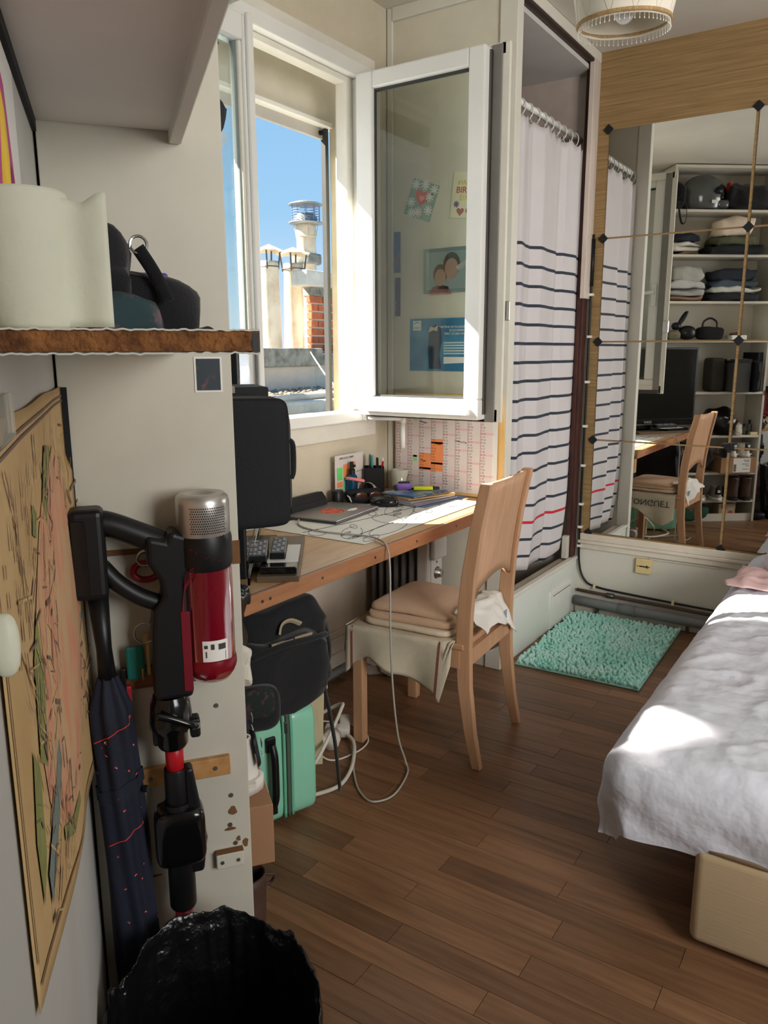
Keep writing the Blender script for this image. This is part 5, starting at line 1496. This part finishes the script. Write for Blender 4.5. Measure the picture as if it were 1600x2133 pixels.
# ---- waste bin with black liner
bn = uthing('waste_bin', 'waste bin lined with a glossy black bin bag', 'bin', -.292, .102, 0)
BAG = mat('bin_bag_plastic', (20, 20, 21), .24, var=.2, bump=1, bs=30, bd=.01, spec=.7)
RU, RD, ZR = .198, .150, .425
def bag(a, b):
    # b: 0 bottom outside ... .6 rim ... 1 bottom inside
    th = 2*PI*a
    n1 = noise.noise((math.cos(th)*4, math.sin(th)*4, b*5))
    rid = .45-2*abs(noise.noise((math.cos(th)*2.6+b*1.5, math.sin(th)*2.6, b*2.5+4)))
    rid += .6*(.45-2*abs(noise.noise((math.cos(th)*6+b*2, math.sin(th)*6+b*2, b*5+9))))
    rid += .22*(.45-2*abs(noise.noise((math.cos(th)*14, math.sin(th)*14+b*3, b*9))))
    if b < .55:
        t_ = b/.55
        k = .78+.24*t_
        z = .02+(ZR-.02)*t_
        k += .03*n1+.03*rid
    elif b < .66:
        t_ = (b-.55)/.11
        k = 1.02-.05*t_+.03*n1+.035*rid
        z = ZR+.014*math.sin(t_*PI)+.008*rid
    else:
        t_ = (b-.66)/.34
        k = (.965-.22*t_)+.03*n1+.045*rid
        z = ZR-(ZR-.06)*t_
    z += .006*math.sin(th*5+1)*(1 if .4 < b < .75 else 0)
    return (RU*k*math.cos(th), RD*k*math.sin(th), max(z, .02))
G().grid(bag, 240, 90, cu=True).obj('liner', BAG, bn, smooth=True)
G().lathe([(0, .0), (.74, .0), (.76, .02), (.74, .06), (0, .06)], n=36, M=Matrix.Diagonal((RU, RD, 1, 1))).obj('bin_base', BLACKP, bn)
# ================================================================== SHOWER CURTAIN
cm = mat('curtain_cloth', (208, 202, 203), .85, var=.02, bump=.08, bs=60)
t_ = cm.node_tree
b_ = t_.nodes['Principled BSDF']
src = b_.inputs['Base Color'].links[0].from_socket
co_ = nd(t_, 'ShaderNodeTexCoord')
sx_ = nd(t_, 'ShaderNodeSeparateXYZ')
t_.links.new(co_.outputs['Object'], sx_.inputs[0])
def mth(op, a, b=None):
    n = nd(t_, 'ShaderNodeMath', operation=op)
    for i, v in enumerate((a, b)):
        if v is None:
            continue
        if isinstance(v, (int, float)):
            n.inputs[i].default_value = v
        else:
            t_.links.new(v, n.inputs[i])
    return n.outputs[0]
SP = .0808
q = mth('DIVIDE', mth('SUBTRACT', 1.787+SP*.5, sx_.outputs['Z']), SP)
fr_ = mth('ABSOLUTE', mth('SUBTRACT', mth('FRACT', q), .5))
isl = mth('LESS_THAN', fr_, .082)
inr = mth('MULTIPLY', mth('GREATER_THAN', q, 0), mth('LESS_THAN', q, 19))
stp = mth('MULTIPLY', isl, inr)
fl_ = mth('FLOOR', q)
isr = mth('LESS_THAN', mth('ABSOLUTE', mth('SUBTRACT', fl_, 15)), .5)
mx1 = nd(t_, 'ShaderNodeMixRGB')
mx1.inputs[1].default_value = RGB((52, 58, 70))
mx1.inputs[2].default_value = RGB((200, 44, 62))
t_.links.new(isr, mx1.inputs[0])
mx2 = nd(t_, 'ShaderNodeMixRGB')
t_.links.new(stp, mx2.inputs[0])
t_.links.new(src, mx2.inputs[1])
t_.links.new(mx1.outputs[0], mx2.inputs[2])
t_.links.new(mx2.outputs[0], b_.inputs['Base Color'])
sh = thing('shower_curtain', 'white shower curtain with navy stripes and one red stripe', 'curtain')
folds = [(0.0, 0), (.06, .035), (.12, .03), (.15, -.018), (.30, .022), (.33, .03), (.40, -.016), (.62, .012), (.70, .03), (.74, .0), (.86, -.012), (1.0, .018)]
def fold(a):
    for (x0, y0), (x1, y1) in zip(folds, folds[1:]):
        if a <= x1:
            t = (a-x0)/(x1-x0)
            t = t*t*(3-2*t)
            return y0+(y1-y0)*t
    return folds[-1][1]
def curt(a, b):
    z0 = .315+.03*math.sin(a*4)+(.05*max(0, a-.75)/.25)
    z = z0+(2.285-.02*abs(math.sin(a*9*PI))-z0)*b
    lo_ = max(0, (.75-z)/.45)
    amp = 1.25-.35*b
    x = 2.985+(.825+.01*(1-b))*a+.012*math.sin(a*23)*(.3+.7*(1-b))
    y = 1.385+fold(a)*amp*.75-.022*a+.035*lo_*lo_+.004*noise.noise((a*9, z*4, 0))
    if lo_ > 0:
        y += .012*math.sin(a*14)*lo_
    # curtain stays behind the ledge
    if z < .34:
        y = max(y, 1.41)
    return (x, y, z)
G().grid(curt, 150, 60).obj('cloth', cm, sh, smooth=True, solid=.0015)
G().cyl((XS+.045, 1.41, 2.335), (XM-.005, 1.41, 2.335), .0125, n=16).obj('rod', PVC, sh, smooth=True)
for i in range(11):
    x = 3.0+.077*i
    G().tube([(x+.004*math.sin(a), 1.41+.022*math.cos(a), 2.318+.032*math.sin(a)) for a in [k*2*PI/18 for k in range(18)]], .0028, 6, closed=True).obj('ring', mat('clear_ring', (210, 206, 200), .25), sh, smooth=True)

# ================================================================== TILED MIRROR
MIR = bpy.data.materials.new('mirror_silver')
MIR.use_nodes = True
pb_ = MIR.node_tree.nodes['Principled BSDF']
pb_.inputs['Base Color'].default_value = (.86, .87, .85, 1)
pb_.inputs['Metallic'].default_value = 1
pb_.inputs['Roughness'].default_value = .012
mr = thing('tiled_mirror', 'wall mirror of large square tiles held by black diamond clips', 'mirror', (XM-.0065, 0, 0))
YN = [1.274, .634, -.006, -.646]
ZN = [.433, .913, 1.395, 1.878, 2.363]
for i in range(3):
    for j in range(4):
        bx('mirror_tile', -.005, YN[i+1]+.007, ZN[j]+.004, -.001, YN[i]-.007, ZN[j+1]-.004, MIR, mr)
for y in YN[:3]:
    for z in ZN:
        s = .024
        G().prism([(0, s), (-s, 0), (0, -s), (s, 0)], -.010, -.0045, M=TR(0, y, z) @ Matrix(((0, 0, 1, 0), (1, 0, 0, 0), (0, 1, 0, 0), (0, 0, 0, 1)))).obj('clip', BLACKM, mr, bev=.003)
# ---- telephone socket, pipes and cable on the mirror wall
t = thing('phone_socket', 'cream wall socket with a slot low under the mirror', 'socket', (XM-.0005, .983, .297))
CRM = mat('cream_bakelite', (226, 204, 150), .45)
bx('box', -.022, -.039, -.038, 0, .039, .038, CRM, t, bev=.004)
bx('slot', -.0232, -.016, -.003, -.0218, .020, .003, BLACKM, t)
bx('slot_end', -.0234, -.022, -.007, -.0218, -.016, .007, BLACKM, t)
for y in (-.028, .028):
    G().cyl((-.0232, y, 0), (-.0218, y, 0), .003, n=10).obj('screw', BLACKM, t)
bx('wire_cover', -.006, -.35, .034, 0, -.02, .044, WHITE2, t, bev=.002)
pg = thing('waste_pipe', 'fat grey waste pipe running along the foot of the mirror wall', 'pipe')
PIPE = mat('grey_pvc_pipe', (126, 128, 130), .4, var=.06)
G().tube([(3.822, 1.318, .075), (3.822, 1.15, .068), (3.822, .2, .052), (3.822, -.8, .045)], .0245, 16).obj('tube', PIPE, pg, smooth=True)
G().cyl((3.822, 1.09, .067), (3.822, 1.0, .065), .0275, n=18).obj('sleeve', PIPE, pg, smooth=True)
for y in (1.2, .75):
    bx('clamp', 3.815, y-.006, .0, 3.86, y+.006, .045, STEELD, pg)
pg = thing('brown_pipe', 'thin brown-painted copper pipe above the waste pipe', 'pipe')
G().tube([(3.846, 1.318, .122), (3.846, 1.2, .118), (3.846, .5, .100), (3.846, -.8, .09)], .0085, 10).obj('tube', mat('brown_pipe_paint', (84, 66, 54), .5), pg, smooth=True)
G().cyl((3.846, 1.16, .117), (3.846, 1.12, .116), .013, n=12).obj('coupling', STEELD, pg, smooth=True)
cb_ = thing('black_cable', 'black cable clipped up the corner beside the mirror', 'cable')
pts = [(3.846, 1.318, 1.90), (3.846, 1.318, 1.70), (3.846, 1.318, 1.0), (3.848, 1.318, .42), (3.850, 1.312, .26), (3.850, 1.28, .18), (3.850, 1.22, .152), (3.850, 1.05, .14), (3.850, .6, .126), (3.850, .0, .12)]
G().tube(catmull(pts, 6), .0055, 8).obj('cable', BLACKP, cb_, smooth=True)
G().cyl((3.846, 1.318, 1.66), (3.846, 1.318, 1.88), .009, n=12).obj('connector', BLACKP, cb_, smooth=True)
for z in (1.62, 1.42, 1.20, .98, .78, .58, .46, .36):
    bx('clip', 3.836, 1.306, z-.006, 3.858, 1.326, z+.006, PVC, cb_)
for y, z in ((1.225, .152), (.83, .132), (.5, .124)):
    bx('clip', 3.84, y-.006, z-.010, 3.862, y+.006, z+.010, mat('cream_clip', (224, 214, 180), .5), cb_)

# ================================================================== PENDANT LAMP
pl_ = thing('pendant_lamp', 'white fabric pendant lampshade with beaded fringe', 'pendant lamp', (1.962, .626, 2.082), (math.radians(1.2), math.radians(-4.5), 0))
SHD = mat('shade_cloth', (226, 218, 202), .8, var=.03, bump=.1, bs=50)
def shade(a, b):
    th = 2*PI*a
    r = .100+.016*math.sin(min(1, b*1.5)*PI*.62)-.055*max(0, b-.45)**1.4
    r *= 1+.006*math.cos(th*8)
    return (r*math.cos(th), r*math.sin(th), .18*b)
G().grid(shade, 48, 16, cu=True).obj('shade', SHD, pl_, smooth=True, solid=.003)
g = G()
for k in range(12):
    for s in (-1, 1):
        g.tube([tuple(Vector((1.006, 1.006, 1))*Vector((1, 1, 1)) * 0 + Vector((shade((k/12+s*.09*b) % 1, b)[0]*1.012, shade((k/12+s*.09*b) % 1, b)[1]*1.012, shade(0, b)[2]))) for b in [i/10 for i in range(10)]], .0008, 4)
g.obj('stitching', mat('stitch', (200, 190, 172), .9), pl_)
TRIM = mat('gold_braid', (170, 140, 96), .8, var=.2, vs=120)
G().tube([(.103*math.cos(a), .103*math.sin(a), .007) for a in [i*2*PI/48 for i in range(48)]], .0048, 8, closed=True).obj('braid', TRIM, pl_, smooth=True)
g = G()
for i in range(60):
    a = 2*PI*i/60
    x, y = .102*math.cos(a), .102*math.sin(a)
    g.cyl((x, y, .002), (x*1.01, y*1.01, -.010), .0006, n=4)
    g.sq((x*1.01, y*1.01, -.011), (.003, .003, .004), 1, 1, 6, 4)
o = g.obj('bead_fringe', mat('glass_bead', (230, 226, 214), .15), pl_)
o['kind'] = 'stuff'
G().sq((0, 0, .035), (.05, .05, .06), 1, 1, 20, 14).obj('bulb', mat('opal_bulb', (240, 238, 236), .2), pl_, smooth=True)
G().cyl((0, 0, .06), (0, 0, .12), .015, n=16).obj('socket', PVC, pl_, smooth=True)
g = G()
for a in (0, PI/2, PI, 3*PI/2):
    g.tube([(0, 0, .12), (.085*math.cos(a), .085*math.sin(a), .175)], .002, 5)
g.obj('spider', STEELD, pl_)
G().tube([(0, 0, .12), (.015, -.018, .36), (.03, -.042, .632)], .003, 6).obj('cord', PVC, pl_, smooth=True)

# ================================================================== BED
SHEET = mat('white_sheet', (216, 217, 226), .85, var=.02, vs=3, bump=.5, bs=14, bd=.02)
bed = thing('bed', 'single bed under a loose white sheet', 'bed')
X0, X1, Y0, Y1, ZT = 1.675, 3.835, -.86, .512, .432
def sheet(a, b):
    R_ = .085
    ex = .275
    x = X0+R_-ex+(X1-X0-R_+ex)*a
    y = Y1-R_+ex-(Y1-Y0-R_+ex)*b
    cx = max(x, X0+R_)
    cy = min(y, Y1-R_)
    ox, oy = x-cx, y-cy
    dist = math.hypot(ox, oy)
    wr = .006*noise.noise((x*5, y*5, 0))+.008*(1-2*abs(noise.noise((x*7+y*5, y*6-x*3, 2))))**2*1.0+.004*(1-2*abs(noise.noise((x*17-y*9, y*15+x*6, 7))))**3+.012*noise.noise((x*1.6, y*1.6, 5))
    if dist < 1e-6:
        return (x, y, ZT+wr)
    nx, ny = ox/dist, oy/dist
    if dist < R_*PI/2:
        an = dist/R_
        return (cx+nx*R_*math.sin(an), cy+ny*R_*math.sin(an), ZT-R_*(1-math.cos(an))+wr*math.cos(an))
    h = dist-R_*PI/2
    wv = .007*math.sin(x*13+y*17)+.004*math.sin((x-y)*31)
    k = R_+min(h, .1)/.1*wv-.10*max(0, h-.02)*(1 if nx < -.5 else .2)
    return (cx+nx*k, cy+ny*k, max(ZT-R_-h*.82, .205+.012*math.sin(x*21-y*15)))
G().grid(sheet, 260, 160).obj('sheet', SHEET, bed, smooth=True)
bx('mattress', X0+.05, Y0, .26, X1, Y1-.05, ZT-.06, mat('mattress_ticking', (70, 68, 72), .9), bed, bev=.03)
SOFA = mat('beige_corduroy', (192, 168, 132), .95, var=.05, vs=4, bump=.12, bs=60, bst=(.1, .1, 5), sheen=.2)
sb_ = thing('sofa_base', 'beige corduroy sofa base sticking out under the bed', 'sofa base', (1.712, .277, 0))
bx('body', -.03, -1.10, .02, 1.90, .0, .258, SOFA, sb_, bev=.022, segs=4, smooth=True)
G().tube([(-.022, -.03, .258), (-.022, -.5, .26), (-.022, -1.08, .258)], .006, 8).obj('piping', SOFA, sb_, smooth=True)
for y in (-.12, -.9):
    bx('foot', .08, y-.03, 0, .14, y+.03, .022, BLACKP, sb_)
t = thing('dark_underblanket', 'dark blanket and pale lining trailing between bed and sofa base', 'blanket', (1.72, .30, .262))
def scrap(a, b):
    return (-.02+.10*b+.012*math.sin(a*8), .06-.55*a, .004+.012*math.sin(a*9+b*3)+.05*b)
G().grid(scrap, 24, 6).obj('blanket', BLACKF, t, smooth=True, solid=.004)
def scrap2(a, b):
    return (-.03+.07*b+.012*math.sin(a*7), .075-.14*a, .035+.015*math.sin(a*9)-.045*b*(a > .5)+.02*b)
G().grid(scrap2, 14, 6).obj('lining', mat('pale_lining', (190, 176, 160), .9), t, smooth=True, solid=.003)
t = thing('pink_blouse', 'pale pink blouse lying on the sunlit far end of the bed', 'clothes', (3.36, .34, ZT+.004))
def blo(a, b):
    x, y = (a-.5)*.34, (b-.5)*.30
    return (x+.03*noise.noise((a*4, b*4, 0)), y+.04*noise.noise((a*3, b*5, 4)), .014+.022*(noise.noise((a*6, b*6, 9))+.6)*(1-(2*b-1)**4)*(1-(2*a-1)**4))
G().grid(blo, 26, 24).obj('fabric', mat('pink_cotton', (226, 190, 188), .9, var=.06), t, smooth=True, solid=.003)
t = thing('pillow', 'white pillow at the head of the bed against the mirror wall', 'pillow', (3.60, .10, ZT))
G().sq((0, 0, .06), (.36, .62, .15), .7, .45, 40, 18, amp=.012, fr=7, zb=-.004).obj('case', SHEET, t, smooth=True)

# ================================================================== BATH MAT
bm = thing('bath_mat', 'turquoise chenille bath mat in front of the shower', 'bath mat', (3.412, 1.036, 0), math.radians(1.5))
TQ = mat('turquoise_chenille', (158, 228, 214), .95, rgb2=(208, 244, 236), vs=7, lo=.3, hi=.7, bump=.3, bs=200)
bx('backing', -.40, -.268, .001, .40, .268, .008, mat('pale_mat_backing', (150, 206, 194), .9), bm, bev=.003)
rr = random.Random(4)
g = G()
nx_, ny_ = 46, 32
for i in range(nx_):
    for j in range(ny_):
        x = -.396+.792*(i+.5+rr.uniform(-.3, .3))/nx_
        y = -.264+.528*(j+.5+rr.uniform(-.3, .3))/ny_
        a, b = rr.uniform(-.7, .7), rr.uniform(-.7, .7)
        g.sq((0, 0, .011), (.0150, .0150, .026), .9, .9, 8, 5, M=TR(x, y, .006) @ RX(a) @ RY(b))
o = g.obj('tufts', TQ, bm, smooth=True)
o['kind'] = 'stuff'

# ================================================================== OUTSIDE
CONC = mat('mossy_concrete', (150, 148, 140), .95, rgb2=(96, 96, 84), vs=6, lo=.4, hi=.65, bump=.8, bs=30)
CONL = mat('pale_concrete', (206, 200, 186), .95, var=.12, vs=8, bump=.5, bs=30)
REND = mat('ribbed_render', (214, 206, 196), .9, var=.06)
CLAY = mat('weathered_clay_pot', (226, 212, 188), .9, rgb2=(188, 168, 140), vs=3, lo=.4, hi=.7, bump=.4, bs=12)
ZINC = mat('zinc', (158, 156, 150), .45, metal=.6, var=.1)
RUST = mat('rusty_cream', (216, 196, 164), .7, var=.12)
rf = thing('neighbour_roof', 'neighbouring flat roof with mossy coping and ribbed parapet', 'roof', (0, 0, 0))
bx('coping', 3.6, 5.98, 1.185, 7.74, 6.5, 1.398, CONC, rf, bev=.02)
bx('parapet', 3.6, 6.08, .5, 7.68, 6.46, 1.19, REND, rf)
for i in range(13):
    z = .94+i*.019
    bx('rib', 3.6, 6.07, z, 7.68, 6.085, z+.009, REND, rf)
bx('side_parapet', 7.72, 6.2, .5, 9.6, 6.5, 1.19, CONL, rf)
bx('side_coping', 7.74, 6.1, 1.19, 9.6, 6.6, 1.33, CONC, rf, bev=.015)
bx('stack_base', 7.5, 6.78, .5, 10.0, 8.0, 1.12, CONL, rf)
bx('deck', 2.5, 4.0, .5, 9.5, 6.2, .915, CONL, rf)
bx('kerb', 2.5, 3.75, .4, 9.0, 4.05, .985, CONL, rf, bev=.02)
bx('lower_kerb', 2.5, 3.3, .3, 9.0, 3.75, .90, CONL, rf, bev=.02)
g = G()
for k in range(1500):
    x, y = rr.uniform(4.2, 8.6), rr.uniform(4.1, 6.0)
    s = rr.uniform(.02, .05)
    g.sq((x, y, .917+s*.25), (s*1.5, s, s*.8), 1, 1, 6, 4)
o = g.obj('gravel', mat('gravel', (176, 160, 140), .95, rgb2=(110, 98, 84), vs=9), rf)
o['kind'] = 'stuff'
t = thing('ribbed_conduit', 'grey corrugated conduit lying along the roof kerb', 'conduit')
P_, R_ = [], []
for i in range(260):
    P_.append((3.2+i*.011, 3.9, 1.005+.006*math.sin(i*.05)))
    R_.append(.030 if i % 2 else .024)
G().tube(P_, R_, 10).obj('conduit', mat('conduit_grey', (188, 186, 180), .6), t, smooth=False)
tag(G().tube(catmull([(7.45, 5.95, 1.35), (7.25, 5.6, 1.12), (6.9, 5.2, .98), (6.3, 5.0, .95), (5.9, 4.9, .945), (5.9, 4.6, .94), (6.3, 4.4, .94)], 8), .009, 6).obj('roof_cable', mat('roof_cable', (226, 220, 206), .7), smooth=True), 'white cable trailing over the gravel roof', 'cable')
# brick stack: individual bricks
bs_ = thing('brick_stack', 'red brick chimney stack with concrete cap', 'chimney', (0, 0, 0))
bx('core', 8.345, 6.625, .9, 9.3, 6.76, 2.08, mat('mortar', (206, 200, 190), .95), bs_)
bx('cap', 8.10, 6.5, 2.19, 9.5, 6.77, 2.385, CONL, bs_, bev=.015)
bx('cap_neck', 8.33, 6.61, 2.08, 9.3, 6.76, 2.19, CONC, bs_)
BRK = mat('red_brick', (206, 120, 76), .9, rgb2=(178, 92, 60), vs=8, rnd=.22, bump=.5, bs=60)
bmesh_long = None
def brick(nm, x0, y0, z0, x1, y1, z1):
    bx(nm, x0, y0, z0, x1, y1, z1, BRK, bs_, bev=.004)
z, row = .95, 0
while z < 2.06:
    x = 8.325-(.0 if row % 2 else .0)
    first = .12 if row % 2 else .225
    xx = x
    k = 0
    while xx < 9.1:
        L_ = first if k == 0 else .225
        brick('brick', xx, 6.605, z, min(xx+L_, 9.28), 6.70, z+.083)
        xx += L_+.022
        k += 1
    yy = 6.722
    k = 0
    while yy < 6.6:
        L_ = (.225 if row % 2 else .12) if k == 0 else .225
        brick('brick', 8.325, yy, z, 8.42, min(yy+L_, 7.28), z+.083)
        yy += L_+.022
        k += 1
    z += .104
    row += 1
def pot(name, lab, x, y, r0, r1, z0, z1):
    t = thing(name, lab, 'chimney pot', (x, y, z0))
    h = z1-z0
    G().lathe([(r0, -.3), (r0, 0), (r1*1.02, h*.88), (r1*1.08, h*.9), (r1*1.08, h*.97), (r1, h), (r1*.8, h), (r1*.8, h*.7)], n=28).obj('pot', CLAY, t, smooth=True)
    return t, h
def cowl(t, h, r, legs=4):
    n = 16
    vs = [(0, 0, h+.21)]
    for i in range(n):
        a = 2*PI*i/n
        q = r*(1.0 if i % 2 else .93)
        vs.append((q*math.cos(a), q*math.sin(a), h+.125-(.022 if i % 4 == 0 else 0)))
    G().add(vs, [(0, 1+i, 1+(i+1) % n) for i in range(n)]).obj('hood', RUST, t, solid=.008)
    for k in range(legs):
        a = 2*PI*k/legs+.5
        G().tube([(r*.62*math.cos(a), r*.62*math.sin(a), h-.10), (r*.78*math.cos(a), r*.78*math.sin(a), h+.14)], .012, 6).obj('bracket', STEELD, t)
    G().tube([(r*.64*math.cos(a), r*.64*math.sin(a), h-.07) for a in [i*2*PI/24 for i in range(24)]], .009, 6, closed=True).obj('band', STEELD, t)
t, h = pot('chimney_pot', 'left clay chimney pot with flat hood, beside the mullion', 7.955, 7.0, .140, .115, 1.40, 2.50)
cowl(t, h, .19)
t, h = pot('chimney_pot', 'middle clay chimney pot with pleated hood', 8.44, 7.0, .150, .125, 1.40, 2.51)
cowl(t, h, .235)
t, h = pot('chimney_pot', 'tallest chimney pot with caged cowl and disc', 9.475, 7.6, .155, .138, 1.40, 3.20)
bx('block', -.165, -.165, 1.22, .165, .165, 1.38, CONC, t, bev=.03)
G().lathe([(.14, 1.78), (.25, 1.80), (.255, 1.815), (.175, 1.825), (.165, 1.89), (.12, 1.945), (0, 1.955)], n=30).obj('collar_dome', ZINC, t, smooth=True)
G().lathe([(0, 2.115), (.15, 2.105), (.25, 2.07), (.248, 2.058), (.13, 2.068), (0, 2.07)], n=30).obj('rain_disc', ZINC, t, smooth=True)
WIR = mat('cage_wire', (110, 132, 170), .5)
g = G()
for a in [i*2*PI/10 for i in range(10)]:
    g.tube([(.21*math.cos(a), .21*math.sin(a), 1.82), (.21*math.cos(a), .21*math.sin(a), 2.07)], .005, 5)
for z in (1.85, 1.885, 1.92, 1.955, 1.99, 2.025):
    g.tube([(.21*math.cos(a), .21*math.sin(a), z) for a in [i*2*PI/20 for i in range(20)]], .004, 5, closed=True)
g.obj('wire_cage', WIR, t)
for a in (-2.2, -.9, .6, 2.4):
    G().tube([(.142*math.cos(a), .142*math.sin(a), 1.60), (.18*math.cos(a), .18*math.sin(a), 1.80)], .012, 6, flat=.4).obj('stay', RUST, t)
G().tube([(.145*math.cos(a), .145*math.sin(a), 1.62) for a in [i*2*PI/24 for i in range(24)]], .010, 6, closed=True).obj('band', RUST, t)
SLT = mat('slate_grey', (200, 206, 212), .7, var=.08)
t = thing('slate_dormer', 'grey slate dormer with pointed eave seen through the closed pane', 'dormer', (4.02, 4.0, 0))
bx('body', -1.5, .12, .3, -.02, 1.2, 2.66, CONL, t)
G().prism([(-1.62, 2.60), (-1.62, 2.66), (-.80, 3.22), (.0, 2.92), (.15, 2.77), (.03, 2.62)], 0, 1.3, M=Matrix(((1, 0, 0, 0), (0, 0, 1, 0), (0, 1, 0, 0), (0, 0, 0, 1)))).obj('roof', SLT, t)
# unseen wall added on the left: keeps the sun off the closed sash
stru(bx('wall_sun_blocker', -1.4, 4.0, -.5, .30, 4.6, 5.0, CONL))
